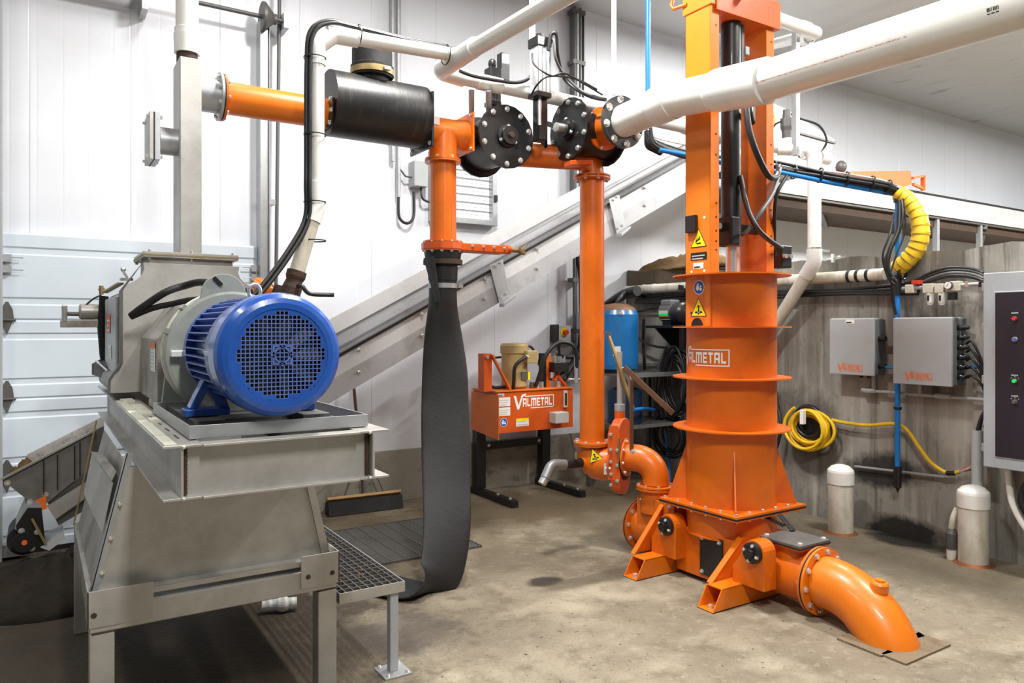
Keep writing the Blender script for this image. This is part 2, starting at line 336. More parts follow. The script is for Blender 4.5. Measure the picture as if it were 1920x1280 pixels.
def ties(parent,path,r,idx,m='cable',w=.006):
    for i in idx:
        p=V(path[i]); d=(V(path[min(i+1,len(path)-1)])-V(path[max(i-1,0)])).normalized()
        MB().lathe(p-d*w/2,d,[(0,r),(0,r+.003),(w,r+.003),(w,r)],20).build('cable_tie',M[m],parent)
def collar(parent,p,d,r,L,name='coupling',m='pvc_fit',t=.006):
    d=V(d).normalized(); p=V(p)
    return MB().lathe(p-d*L/2,d,[(0,r-.001),(0,r+t*.7),(.004,r+t),(L-.004,r+t),(L,r+t*.7),(L,r-.001)],32).build(name,M[m],parent)

# ================================================================ SETTING
YB, XC, CEIL = 5.97, 5.24, 4.70
def struct(mb,name,m,bev=0): return tag(mb.build(name,m,None,bev),kind='structure')
struct(MB().box(-4,16,-3,7.5,-.2,0),'floor',M['floor_concrete'])
struct(MB().box(-4,16,-3,7.5,CEIL,CEIL+.15),'ceiling',M['ceiling_panel'])
struct(MB().box(-4,16,YB+.02,YB+.25,.445,CEIL),'wall_back',M['wall_panels'])
struct(MB().box(-4,16,YB,YB+.25,0,.445),'trim_1',M['stem_concrete'],.004)
struct(MB().box(-4,16,YB+.0,YB+.03,CEIL-.03,CEIL),'trim_2',M['white_paint'])
# concrete bunker wall with an uneven top
w=MB(); n=60; top=[]
for i in range(n+1):
    y=-2.5+(YB+2.5)*i/n; z=2.03+.012*math.sin(i*1.7)+.008*math.sin(i*.61)+(.05*max(0,(y-4.6)) if y>4.6 else 0)
    top.append((y,z))
poly=[(XC,-2.5,0)]+[(XC,y,z) for y,z in top]+[(XC,YB,0)]
w.prism(poly,(.25,0,0)); struct(w,'wall_right',M['wall_concrete'])
# overhead door
w=MB(); zs=[0,.51,1.03,1.55,2.13]; y0=YB-.035
prof=[(.0,0),(.010,.010),(.085,.010),(.095,.002),(.125,.002),(.135,.010),(.38,.010),(.39,.002),(.42,.002),(.43,.010),(.50,.010),(.512,0)]
X0,X1=-1.6,1.43
for i in range(4):
    H=zs[i+1]-zs[i]; pr=[(z*H/.512,d) for z,d in prof]
    P2=[(X0,y0-d,zs[i]+z) for z,d in pr]+[(X0,y0+.05,zs[i+1]),(X0,y0+.05,zs[i])]
    w.prism(P2,(X1-X0,0,0))
door=struct(w,'door_1',M['door_white'])
for z in zs[1:3]+[zs[3]]:
    x=P(13,700,Y=y0)[0]
    h=MB(); h.prism([(x-.04,y0-.014,z+.0),(x+.04,y0-.014,z),(x+.032,y0-.014,z+.07),(x+.008,y0-.014,z+.12),(x-.008,y0-.014,z+.12),(x-.032,y0-.014,z+.07)],(0,-.004,0))
    h.prism([(x-.035,y0-.014,z),(x,y0-.014,z-.10),(x+.035,y0-.014,z)],(0,-.004,0)); h.tube([(x-.05,y0-.022,z),(x+.05,y0-.022,z)],.009)
    if z<1.6: h.build('hinge',M['dark_steel'],door)
for x in (P(10,490,Y=y0)[0],P(478,490,Y=y0)[0]):
    h=MB(); h.box(x-.035,x+.035,y0-.05,y0-.015,1.93,1.98); h.box(x-.035,x+.035,y0-.05,y0-.015,1.86,1.91)
    for z in (1.96,1.88): h.tube([(x-.1,y0-.045,z),(x+.1,y0-.045,z)],.004,8)
    h.build('strut_bracket',M['galvanized'],door)
MB().box(X0,X1,y0-.02,y0+.02,0.0,.03).build('bottom_seal',M['rubber'],door)
# window: louvred
wx0,wx1,wz0,wz1=2.93,3.60,2.44,3.06; yw=YB+.0
fr=MB()
for a,b,c,d in((wx0,wx0+.05,wz0,wz1),(wx1-.05,wx1,wz0,wz1),(wx0+.05,wx1-.05,wz0,wz0+.05),(wx0+.05,wx1-.05,wz1-.05,wz1)): fr.box(a,b,yw-.07,yw+.02,c,d)
win=struct(fr,'window_1',M['galvanized'],.003)
MB().box(wx0+.05,wx1-.05,yw+.0,yw+.019,wz0+.05,wz1-.05).build('pane',M['daylight'],win)
for i in range(7):
    z=wz0+.09+i*.072
    MB().obox((wx0/2+wx1/2,yw-.02,z),(1,0,0),(0,.98,.2),(0,-.2,.98),(wx1-wx0)/2-.052,.025,.003).build('louver_blade',M['alu'],win)
    MB().box(wx0+.05,wx1-.05,yw-.045,yw-.005,z+.030,z+.040).build('louver_gap',M['dark_galv'],win)
MB().box(wx0+.20,wx0+.215,yw-.062,yw-.05,wz0+.05,wz1-.05).build('mullion',M['dark_steel'],win)
MB().box(wx1-.035,wx1-.01,yw-.09,yw-.07,2.66,2.72).build('latch',M['black_paint'],win)

# ---- door hardware
t=thing('door_track',(1.5,5.87,0),'tall galvanized vertical track with cable, right of the white overhead door','door track')
m=MB(); m.box(1.44,1.50,5.83,5.95,0,3.85); m.box(1.50,1.505,5.80,5.95,0,3.85); m.build('track_angle',M['galvanized'],t,.002)
MB().tube([(1.545,5.86,0.1),(1.60,5.86,4.68)],.014).build('conduit',M['cable_grey'],t)
for z in(.8,1.6,2.45,3.3): MB().box(1.50,1.56,5.85,5.96,z,z+.04).build('bracket',M['galvanized'],t)
t=thing('door_track',(-.19,5.9,0),'narrow blue-grey upright track at the left edge of the photo','door track')
MB().box(-.215,-.185,5.78,5.93,0,4.5).build('track_angle',M['box_grey'],t,.002)
MB().box(-.20,-.05,5.80,5.90,0.02,.10).build('track_foot',M['galvanized'],t)
t=thing('torsion_shaft',P(300,8,Y=5.8),'dark torsion shaft with conical cable drum over the overhead door','door shaft')
a=P(200,0,Y=5.8);b=P(530,42,Y=5.8); zc=(a.z+b.z)/2
MB().tube([(-1.5,5.8,3.86),(b.x+.02,5.8,3.86)],.016).build('shaft',M['dark_steel'],t)
MB().lathe((b.x-.16,5.8,3.86),(1,0,0),[(0,.02),(0,.11),(.02,.11),(.09,.04),(.11,.04),(.11,.015)],28).build('cable_drum',M['dark_steel'],t)
MB().box(b.x-.0,b.x+.04,5.76,YB,3.80,3.92).build('end_bearing',M['galvanized'],t)
MB().box(.62,.66,5.76,YB,3.72,3.93).build('center_bearing',M['galvanized'],t)
MB().lathe((-1.2,5.8,3.86),(1,0,0),[(0,.03),(0,.05),(1.8,.05),(1.8,.03)],24).build('torsion_spring',M['rust'],t)
# ---- conduits on the back wall
t=thing('conduit_run',(2.63,5.93,2.3),'pair of grey conduits on the white wall behind the black drum','conduit')
for dx in(-.03,.025): MB().tube([(2.60+dx,5.935,2.92 if dx<0 else 2.62),(2.60+dx,5.935,4.69)],.02).build('conduit',M['galvanized'],t)
MB().tube(spl([(2.625,5.935,2.62),(2.63,5.93,2.45),(2.70,5.92,2.40),(2.765,5.93,2.47),(2.77,5.94,2.68)]),.013).build('flexible_loop',M['cable'],t)
for z in(3.1,3.9,4.4): MB().box(2.54,2.655,5.91,5.97,z,z+.03).build('strap',M['galvanized'],t)
t=thing('junction_box',(2.81,5.93,2.7),'small light grey junction box on the wall left of the louvred window','junction box')
MB().box(2.74,2.87,5.86,5.985,2.72,2.94).build('box_body',M['box_grey'],t,.006)
MB().tube(spl([(2.83,5.92,2.72),(2.84,5.90,2.62),(2.94,5.93,2.60)]),.01).build('cord',M['cable'],t)
MB().tube([(2.62,5.93,2.88),(2.68,5.91,2.80),(2.75,5.92,2.80)],.008,8).build('link_cable',M['cable_grey'],t)
t=thing('conduit_run',(4.5,5.9,.6),'thick dark cable trunk up the back wall behind the tall orange riser','conduit')
MB().box(4.47,4.56,5.89,5.95,2.85,4.66).build('cable_tray',M['cable_grey'],t)
for k,x in enumerate((4.475,4.51,4.545)): MB().tube([(x,5.88,1.0 if k<2 else 2.0),(x,5.88,4.66)],.017).build('conduit',M['galvanized' if k==1 else 'cable_grey'],t)
MB().tube([(4.60,5.9,2.9),(4.60,5.9,4.6)],.012).build('conduit',M['cable'],t)
for z in(1.45,1.95,3.3,4.1,4.6): MB().box(4.45,4.60,5.86,5.96,z,z+.04).build('strap',M['dark_steel'],t)
MB().tube(spl([(4.51,5.88,2.2),(4.55,5.87,1.85),(4.55,5.86,1.4),(4.42,5.84,1.15),(4.2,5.8,1.05)]),.028).build('flexible_conduit',M['cable'],t)
t=thing('emergency_stop',(4.30,5.93,1.36),'grey switch box with yellow and red stop knob on the back wall','switch')
a=P(1040,610,Y=5.93);b=P(1062,641,Y=5.93)
MB().box(a.x,b.x+.01,5.87,5.99,b.z,a.z).build('box_body',M['label_grey'],t,.004)
MB().box(a.x-.012,a.x,5.86,5.99,b.z,a.z+.01).build('side_cover',M['black_paint'],t)
cx_=(a.x+b.x)/2+.0; MB().cyl((cx_,5.875,1.455),(0,-1,0),.012,.042).build('yellow_disc',M['sign_yellow'],t)
MB().cyl((cx_,5.865,1.455),(0,-1,0),.04,.024).build('red_knob',M['sign_red'],t)
MB().tube(spl([(a.x+.03,5.9,b.z),(a.x+.03,5.9,b.z-.1),(a.x+.05,5.88,b.z-.3)]),.014).build('cord',M['cable'],t)
t=thing('conduit_run',(4.30,5.95,1.2),'thin curved grey conduit below the stop switch','conduit')
MB().tube(spl([(4.27,5.94,1.34),(4.3,5.94,1.24),(4.42,5.94,1.22),(4.5,5.93,1.35),(4.5,5.93,1.6)]),.012).build('conduit',M['galvanized'],t)
# ---- push broom, floor grate
t=thing('push_broom',(2.24,5.88,0),'push broom with dark bristles leaning on the wall under the conveyor','broom')
d=V((1,-.06,0)).normalized(); c=V((2.26,5.80,.12))
MB().obox(c,d,(0,.6,.8),(0,-.8,.6),.31,.012,.035).build('broom_block',M['wood'],t,.004)
MB().prism([tuple(c+d*-.31+V(q)) for q in((0,-.045,-.005),(0,.03,-.02),(0,.03,-.115),(0,-.07,-.115))],d*.62).build('bristles',M['rubber'],t)
MB().tube([c+V((0,0,.01)),P(661,700,Y=5.93)],.013).build('handle',M['brown'],t)
m=MB(); m.tube(spl([c+d*-.17+V((0,-.01,.01)),c+V((-.09,.02,.19)),c+V((.0,.03,.22)),c+V((.09,.02,.19)),c+d*.17+V((0,-.01,.01))],6),.006,8); m.build('brace',M['dark_steel'],t)
MB().tube([c+V((0,0,.01)),c+V((.005,.02,.12))],.02).build('socket',M['dark_steel'],t)
t=thing('floor_grate',(2.2,4.85,0),'flat steel drain grating set in the floor behind the black hose','floor grate')
MB().box(1.78,2.56,4.42,5.30,.0,.004).build('pit_dark',M['black_paint'],t)  # black sheet painted for the shade of a pit; floor has no hole
m=MB()
for i in range(60): m.box(1.79,2.55,4.435+i*.0145,4.440+i*.0145,.004,.012)
m.build('bearing_bars',M['grate_metal'],t)
m=MB()
for i in range(8): m.box(1.80+i*.105,1.812+i*.105,4.43,5.29,.005,.014)
m.build('cross_bars',M['dark_steel'],t)
m=MB()
for a in((1.775,1.785,4.41,5.31),(2.555,2.565,4.41,5.31),(1.775,2.565,4.41,4.42),(1.775,2.565,5.30,5.31)): m.box(*a,0,.016)
m.build('grate_frame',M['dark_steel'],t)

# ================================================================ INCLINED CONVEYOR (runs in X, climbs at 27.5 deg)
SL=.523; cd=V((1,0,SL)).normalized(); up=V((-SL,0,1)).normalized()
t=thing('inclined_conveyor',(1.0,5.25,.2),'long inclined white metal trough conveyor climbing the back wall','conveyor')
def cz(x): return 1.33+(x-1.835)*SL     # near top rim height
def plate_run(name,m,y,x0,x1,d0,d1,th=.004,dy=0):
    a=V((x0,y,cz(x0)));b=V((x1,y,cz(x1)))
    q=MB(); q.prism([a+V((0,0,d0)),b+V((0,0,d0)),b+V((0,dy,d1)),a+V((0,dy,d1))],(0,th,0)); return q.build(name,M[m],t)
XE=6.1
plate_run('side_panel','conveyor_white',5.12,.9,XE,-.155,-.02)
plate_run('lower_panel','conveyor_grey',5.115,.9,XE,-.31,-.155)
plate_run('belt_edge','black_paint',5.10,.9,XE,-.022,.0,.05)
plate_run('rear_lip','conveyor_grey',5.42,.9,XE,-.30,.13,.004)
plate_run('rear_rim','conveyor_white',5.40,.9,XE,.10,.23,.03)
a=V((.9,5.14,cz(.9)-.10));b=V((XE,5.14,cz(XE)-.10))
MB().prism([a,b,b+V((0,.28,0)),a+V((0,.28,0))],(0,0,-.005)).build('trough_floor',M['conveyor_grey'],t)
plate_run('inner_rail','conveyor_grey',5.36,.9,XE,-.0,.06,.01)
for x,w in((1.95,.012),(2.45,.012),(3.0,.012),(3.5,.012),(4.1,.012),(4.7,.012)):
    for dz in(-.21,-.05): bolt(t,(x,5.11,cz(x)+dz),(0,-1,0),.012)
for x in(3.10,4.32):
    q=MB(); q.prism([V((x-.07,5.09,cz(x)-.0)),V((x+.05,5.09,cz(x)+.05)),V((x+.13,5.09,cz(x)-.23)),V((x+.02,5.09,cz(x)-.30))],(0,-.006,0))
    q.prism([V((x+.02,5.09,cz(x)-.30)),V((x+.13,5.09,cz(x)-.23)),V((x+.13,5.09,cz(x)-.25)),V((x+.02,5.09,cz(x)-.33))],(0,-.07,0))
    br=q.build('joint_bracket',M['galvanized'],t,.003)
    for dx,dz in((-.02,.0),(.08,-.22),(.03,-.25),(.02,.03)): bolt(br,(x+dx,5.083,cz(x)+dz),(0,-1,0),.010)
# tail hopper at the low end
q=MB(); y=5.06
q.prism([P(3,899,Y=y),P(180,806,Y=y),P(186,862,Y=y),P(86,945,Y=y),P(62,945,Y=y)],(0,.006,0)); q.build('hopper_side',M['tail_steel'],t)
q2=MB(); q2.prism([P(50,853,Y=5.40),P(195,780,Y=5.40),P(195,798,Y=5.40),P(58,868,Y=5.40)],(0,.03,0)); q2.build('hopper_rim',M['rim_dirty'],t)
q2=MB(); q2.prism([P(8,893,Y=5.40),P(195,798,Y=5.40),P(195,880,Y=5.40),P(70,950,Y=5.40)],(0,.01,0)); q2.build('hopper_far_side',M['dark_steel'],t)
q=MB(); q.prism([P(2,900,Y=y-.002),P(180,807,Y=y-.002),P(180,803,Y=y-.002),P(2,896,Y=y-.002)],(0,-.02,0)); q.build('rim_edge',M['stainless'],t)
for a,b in((82,872),(108,862),(140,845),(150,838)): q=MB(); p0=P(a,b,Y=y-.004); q.box(p0.x-.003,p0.x+.003,y-.012,y,p0.z-.17,p0.z+.03); q.build('seam',M['black_paint'],t)
q=MB(); q.prism([P(88,948,Y=y-.01),P(190,885,Y=y-.01),P(190,912,Y=y-.01),P(104,972,Y=y-.01)],(0,-.02,0)); q.build('lower_angle',M['stainless'],t)
q=MB(); q.prism([P(86,935,Y=y+.02),P(190,872,Y=y+.02),P(230,872,Y=y+.02),P(230,915,Y=y+.02),P(110,985,Y=y+.02)],(0,.3,0)); q.build('boot',M['dark_steel'],t)
q=MB(); q.prism([P(30,985,Y=5.0),P(52,952,Y=5.0),P(78,952,Y=5.0),P(86,1025,Y=5.0),P(60,1032,Y=5.0),P(36,1025,Y=5.0)],(0,.02,0)); q.build('bearing_plate',M['black_paint'],t)
q=MB(); q.prism([P(28,992,Y=5.01),P(46,950,Y=5.01),P(72,940,Y=5.01),P(78,952,Y=5.01),P(54,962,Y=5.01),P(38,1000,Y=5.01)],(0,.32,0)); q.build('belt_cover',M['conveyor_grey'],t)
q=MB(); c=P(46,1014,Y=5.0); q.cyl(c,(0,-1,0),.035,.055); q.build('bearing',M['black_paint'],t)
MB().cyl(c+V((0,-.036,0)),(0,-1,0),.005,.014).build('shaft_end',M['logo_orange'],t)
MB().cyl(c+V((0,.03,0)),(0,1,0),.28,.085).build('tail_drum',M['rubber'],t)
q=MB(); q.prism([P(66,938,Y=y-.02),P(86,928,Y=y-.02),P(88,952,Y=y-.02),P(72,957,Y=y-.02)],(0,-.02,0)); q.build('orange_guard',M['logo_orange'],t)
q=MB(); q.bar(P(60,972,Y=4.97),P(86,1020,Y=4.97),.01,.012); q.build('tension_rod',M['brass'],t)
for a,b in((14,905),(56,941),(85,927),(40,995),(70,997),(60,1028)): bolt(t,P(a,b,Y=4.995 if b>950 else y),(0,-1,0),.013)
q=MB(); q.prism([P(76,1026,Y=4.98),P(120,1004,Y=4.98),P(122,1010,Y=4.98),P(92,1032,Y=4.98)],(0,.3,0)); q.build('scraper',M['conveyor_white'],t)
# material on it
def mound(name,c,rx,ry,h,seed,mt,**kw):
    rnd=random.Random(seed); bm=MB(); n=28; k=10; vs_=[];
    ph=[rnd.uniform(0,6.28) for _ in range(6)]
    for i in range(k+1):
        r=i/k
        for j in range(n):
            a=2*PI*j/n; rr=r*(1+.12*math.sin(3*a+ph[0])+.07*math.sin(5*a+ph[1])); z=h*(1-r*r)**1.0*(1+.15*math.sin(7*r+ph[2]+2*a))+(rnd.uniform(-.022,.022)*min(1,h/.15) if i<k else 0)
            vs_.append((c[0]+rx*rr*math.cos(a),c[1]+ry*rr*math.sin(a),c[2]+(z if i<k else -.0)))
    fs=[(i*n+j,i*n+(j+1)%n,(i+1)*n+(j+1)%n,(i+1)*n+j) for i in range(k) for j in range(n)]+[tuple(range(k*n,(k+1)*n))[::-1]]
    bm.add(vs_,fs,True); return bm.build(name,M[mt],None,**kw)
c=P(42,885,Y=5.24); mound('manure_clump',(c.x+.02,5.24,c.z-.05),.12,.12,.11,3,'straw',label='brown clump of manure heaped in the low end of the conveyor trough',cat='manure')
mound('manure_pile',(.15,4.95,0),.60,.50,.20,5,'manure',label='dark loose manure pile on the floor under the conveyor tail',cat='manure')

mound('manure_ridge',(5.42,5.25,2.07),.24,.72,.14,11,'straw',label='brown dried manure heaped along the top of the concrete wall in the corner',cat='manure')
# ================================================================ LEVEL CONVEYOR beyond the concrete wall
t=thing('level_conveyor',(9,5.2,2.8),'level metal belt conveyor beyond the concrete wall, rusty underside','conveyor')
MB().box(6.3,14,5.16,5.17,2.98,3.19).build('side_panel',M['conveyor_white'],t)
MB().box(6.3,14,5.13,5.16,2.93,2.98).build('lower_flange',M['conveyor_white'],t)
MB().box(6.3,14,5.20,5.9,2.80,2.93).build('bed',M['underside'],t)
MB().box(6.3,14,5.14,5.9,3.19,3.205).build('belt',M['rubber'],t)
MB().box(6.3,14,5.15,5.22,2.90,2.935).build('return_rail',M['dark_steel'],t)
for x in(7.3,8.9,11.0): MB().bar((x,5.16,2.88),(x+.8,5.6,2.72),.05,.05).build('hanger_bar',M['dark_steel'],t)
for x in(9.8,10.9):
    q=MB(); q.box(x-.028,x+.028,5.16,5.22,0.0,2.93); q.build('post',M['galvanized'],t)
t=thing('discharge_plow',P(1650,345,Y=5.0),'orange angled plow frame on the level conveyor, crusted with manure','plow')
q=MB(); yy=5.1; q.prism([P(1560,322,Y=yy),P(1708,320,Y=yy),P(1710,345,Y=yy),P(1690,352,Y=yy),P(1560,335,Y=yy)],(0,.04,0)); q.build('plow_blade',M['logo_orange'],t)
q=MB(); q.bar(P(1710,334,Y=yy),P(1731,330,Y=yy),.05,.03); q.bar(P(1731,330,Y=yy),P(1731,357,Y=yy),.05,.03,(1,0,0)); q.bar(P(1712,345,Y=yy),P(1731,354,Y=yy),.03,.03); q.build('plow_bracket',M['logo_orange'],t)
MB().ball(P(1577,313,Y=yy),.06,sz=1.2).build('cap_nut',M['dark_steel'],t)
c=P(1700,352,Y=4.95); mound('manure_crust',(c.x,5.3,3.205),.42,.12,.09,8,'straw',label='crusted manure beside the orange plow on the level conveyor',cat='manure')
t=thing('separator_outlet',P(1500,290,Y=5.0),'white stainless discharge box with warning sign above the level conveyor','machine hood')
q=MB(); yy=4.75; q.prism([P(1440,190,Y=yy),P(1475,205,Y=yy),P(1565,262,Y=yy),P(1545,325,Y=yy),P(1440,325,Y=yy)],(0,.4,0)); q.build('hood',M['conveyor_white'],t)
q=MB(); q.bar(P(1495,248,Y=yy-.01),P(1566,268,Y=yy-.01),.02,.02); q.build('hood_edge',M['dark_steel'],t)
tri_sign(t,flatmap(P(1538,300,Y=yy),(1,0,0),(0,0,1),.004),.13,'small yellow triangle',1)
tri_sign(t,flatmap(P(1440,228,Y=yy),(1,0,0),(0,0,1),.004),.14,'small yellow triangle half hidden by the orange mast',0)
# ================================================================ SCREW PRESS ASSEMBLY (axis along Y, centre X=.67)
PX=.67
# ---- support stand
t=thing('support_stand',(.6,3.6,0),'square-tube steel floor stand carrying the press and its tapered chute','stand')
FX0,FX1,FY0,FY1,FZ0,FZ1=.157,1.05,3.0,4.30,.425,.53
q=MB(); q.box(FX0+.001,FX1-.001,FY0,FY0+.075,FZ0,FZ1-.018); q.build('front_beam',M['stainless'],t,.004)
q=MB(); q.box(FX0+.001,FX1-.001,FY1-.075,FY1,FZ0,FZ1); q.build('rear_beam',M['stainless_dirty'],t,.004)
q=MB(); q.box(FX0,FX0+.075,FY0+.075,FY1-.075,FZ0,FZ1); q.build('side_beam',M['stainless_dirty'],t,.004)
q=MB(); q.box(FX1-.075,FX1,FY0+.075,FY1-.075,FZ0,FZ1); q.build('side_beam',M['stainless_dirty'],t,.004)
for x in(FX0,FX1-.078):
    for y in(FY0,FY1-.078):
        MB().box(x,x+.078,y,y+.078,0,FZ0).build('leg',M['stainless'],t,.004)
for x in(FX0+.003,FX1-.081):
    q=MB(); pts=[(x+.04+.037*a+.0,FY0+.04+.037*b,FZ0-.003) for a,b in((-1,-1),(1,-1),(1,1),(-1,1),(-1,-1))]; q.tube(pts,.005,6); q.build('weld_bead',M['rust'],t)
def corner(x0,x1,s):
    q=MB(); q.box(x0,x1,FY0-.005,FY0,FZ0+.02,FZ1+.045)
    if s<0: q.box(x0,x0+.005,FY0-.005,FY0+.12,FZ0+.02,FZ1+.045)
    else: q.box(x1-.005,x1,FY0-.005,FY0+.12,FZ0+.02,FZ1+.045)
    o=q.build('corner_plate',M['stainless'],t,.001)
    for dx in((.02,) if s<0 else (.03,.13)): MB().lathe((x0+dx,FY0-.005,FZ0+.065),(0,-1,0),[(0,.010),(.002,.009),(.003,.0)],16).build('plug_weld',M['rust'],o)
corner(.15,.36,-1); corner(.90,1.06,1)
# ---- tapered chute
t=thing('tapered_chute',(.6,3.6,.53),'grey stainless tapered chute with sloping sides between stand and skid','chute')
yf=3.07
A=(.175,yf,.535);B=(1.07,yf,.50);Cc=(.94,yf,.99);D_=(.265,yf,1.0)
q=MB(); q.prism([(.175,yf,.535),(1.03,yf,.535),(.93,yf,.985),(.285,yf,.985)],(0,.005,0)); q.build('front_plate',M['stainless'],t)
q=MB(); q.prism([(.175,yf,.535),(.285,yf,.985),(.285,4.25,.985),(.175,4.25,.535)],(.005,0,0)); q.build('left_plate',M['stainless_dirty'],t)
q=MB(); q.prism([(1.03,yf,.535),(.93,yf,.985),(.93,4.25,.985),(1.03,4.25,.535)],(.005,0,0)); q.build('right_plate',M['stainless'],t)
q=MB(); q.prism([(.16,yf-.002,.535),(.183,yf-.002,.535),(.303,yf-.002,1.04),(.28,yf-.002,1.04)],(0,-.006,0)); q.prism([(.16,yf-.008,.535),(.163,yf-.008,.535),(.283,yf-.008,1.04),(.28,yf-.008,1.04)],(0,.05,0)); q.build('edge_angle',M['galvanized'],t)
q=MB(); q.prism([(1.012,yf-.002,.535),(1.045,yf-.002,.535),(.945,yf-.002,.985),(.915,yf-.002,.985)],(0,-.005,0)); q.build('edge_angle',M['stainless'],t)
q=MB(); q.box(.19,1.02,yf-.055,yf-.0,.545,.550); q.box(.19,1.02,yf-.058,yf-.053,.530,.550); q.build('bottom_angle',M['stainless'],t)
q=MB(); q.prism([P(172,850,Y=3.9),P(210,905,Y=3.14),P(190,998,Y=3.14),P(157,925,Y=3.9)],(.004,0,0)); q.build('stiffener_panel',M['stainless'],t)
q=MB(); q.prism([P(170,848,Y=3.9),P(209,903,Y=3.14),P(218,885,Y=3.14),P(190,850,Y=3.9)],(0,0,.005)); q.build('stiffener_flange',M['stainless_dirty'],t)
MB().bar(P(181,788,Y=4.27),P(138,984,Y=4.27),.007,.007,(0,1,0)).build('rear_edge_angle',M['brass'],t)
for z in(.62,.74,.86): bolt(t,(.178+(z-.535)*.24,yf-.009,z),(0,-1,0),.008)
for z in(.85,.93): bolt(t,(1.035-(z-.535)*.22+.005,yf+.03,z),(1,0,0),.010)
# ---- skid of I-beams
t=thing('beam_skid',(.67,3.9,.99),'welded I-beam skid of grey stainless under the blue motor','skid')
SX0,SX1,SY0,SY1,SZ0,SZ1=.313,1.027,2.40,5.15,.985,1.15
for s,x0,x1,xw in((-1,SX0,SX0+.11,.366),(1,SX1-.11,SX1,.970)):
    q=MB(); q.box(x0,x1,SY0,SY1,SZ0,SZ0+.008); q.box(x0,x1,SY0,SY1,SZ1-.008,SZ1); q.box(xw-.004,xw+.004,SY0,SY1,SZ0+.008,SZ1-.008); q.build('side_beam',M['stainless'],t,.0015)
q=MB(); q.box(.371,.965,SY0+.035,SY0+.043,SZ0+.008,SZ1-.008); o=q.build('front_web',M['stainless'],t)
q=MB(); q.box(SX0+.11,SX1-.11,SY0-.012,SY0+.05,SZ0,SZ0+.008); q.box(SX0+.11,SX1-.11,SY0-.012,SY0+.05,SZ1-.008,SZ1); q.build('front_flange',M['stainless'],t,.0015)
for x in(.375,.961):
    q=MB(); q.tube([(x+(.003 if x<.6 else -.004),SY0+.030,SZ0+.01+.006*i) for i in range(24)],[.006+.0018*(i%2) for i in range(24)],8); q.build('weld_bead',M['rust'],t)
    for z in(SZ0+.006,SZ1-.006): MB().ball((x-.006,SY0-.004,z),.006).build('weld_spot',M['zinc'],t)
q=MB(); q.box(.36,.98,5.0,5.01,SZ0+.008,SZ1-.008); q.build('rear_web',M['stainless_dirty'],t)
# strip of pale epoxy shims on the flange
for i,(x0,x1,y0,y1) in enumerate(((.318,.352,2.405,4.0),(.352,.40,3.35,3.75),(.34,.39,3.9,4.05),(.352,.385,3.0,3.12))):
    MB().box(x0,x1,y0,y1,SZ1,SZ1+.004+.002*i).build('shim_strip',M['grey_light'],t)
for y in(2.55,2.75,2.95,3.15): MB().box(.375,.381,y,y+.09,SZ1,SZ1+.0015).build('slot',M['black_paint'],t)
# ---- motor tray
t=thing('motor_tray',(.7,2.9,1.155),'shallow angle-iron tray on the skid under the motor','tray')
TX0,TX1,TY0,TY1,TZ=.40,.985,2.49,3.34,1.153
MB().box(TX0,TX1,TY0,TY0+.005,TZ,TZ+.042).build('rim',M['galvanized'],t,.001); MB().box(TX0,TX1,TY1-.005,TY1,TZ,TZ+.042).build('rim',M['galvanized'],t,.001)
q=MB(); q.box(TX0,TX0+.005,TY0+.005,TY1-.005,TZ,TZ+.042); q.build('rim',M['galvanized'],t,.001)
q=MB(); q.box(TX1-.005,TX1,TY0+.005,TY1-.005,TZ,TZ+.042); q.build('rim',M['galvanized'],t,.001)
MB().box(TX0+.005,TX1-.005,TY0+.005,TY1-.005,TZ,TZ+.006).build('tray_plate',M['dark_steel'],t)
for x in(.50,.87): MB().box(x-.05,x+.05,2.70,3.40,TZ+.006,TZ+.03).build('slide_rail',M['dark_steel'],t)
# ---- blue motor
t=thing('electric_motor',(PX,2.9,1.19),'big blue electric motor with perforated fan cover facing the camera','electric motor')
mz=1.412; ax=(0,1,0); O=(PX,2.43,mz)
MB().lathe(O,ax,[(.0,.150),(.0,.168),(.006,.184),(.022,.197),(.045,.203),(.13,.203),(.235,.196),(.235,.186),(.05,.19),(.02,.15),(.0,.150)],72).build('fan_shroud',M['blue_motor'],t)
q=MB(); pitch=.0135; R=.150; N=11; yq=2.435
for i in range(-N,N+1):
    c=i*pitch+pitch/2
    if abs(c)<R:
        h=math.sqrt(R*R-c*c); q.box(PX+c-.0016,PX+c+.0016,yq-.0016,yq+.0016,mz-h,mz+h); q.box(PX-h,PX+h,yq-.0014,yq+.0014,mz+c-.0016,mz+c+.0016)
q.build('fan_guard',M['blue_light'],t)
q=MB()
inner=[]
for i in range(-N,N+1):
    for j in range(-N,N+1):
        d=math.hypot(i,j)*pitch
        if .136<d<.152: q.box(PX+i*pitch-.0068,PX+i*pitch+.0068,yq-.002,yq+.001,mz+j*pitch-.0068,mz+j*pitch+.0068)
q.build('guard_border',M['blue_motor'],t)
q=MB()
for k in range(2):
    for i in range(4):
        a=PI/4*k+PI/2*i+0; b=a+PI/2; r1=.044 if k else .038; r0=r1-.008
        q.prism([(PX+r1*math.cos(a),2.430,mz+r1*math.sin(a)),(PX+r1*math.cos(b),2.430,mz+r1*math.sin(b)),(PX+r0*math.cos(b),2.430,mz+r0*math.sin(b)),(PX+r0*math.cos(a),2.430,mz+r0*math.sin(a))],(0,.002,0))
q.build('emblem',M['blue_light'],t,label='diamond and square outline emblem')
q=MB(); q.cyl((PX,2.475,mz),ax,.015,.145); q.build('inner_disc',M['black_paint'],t)
q=MB()
for i in range(9):
    a=2*PI*i/9; q.obox((PX+.09*math.cos(a),2.462,mz+.09*math.sin(a)),(math.cos(a),0,math.sin(a)),(-math.sin(a),.8,math.cos(a)),(0,1,0),.045,.02,.002)
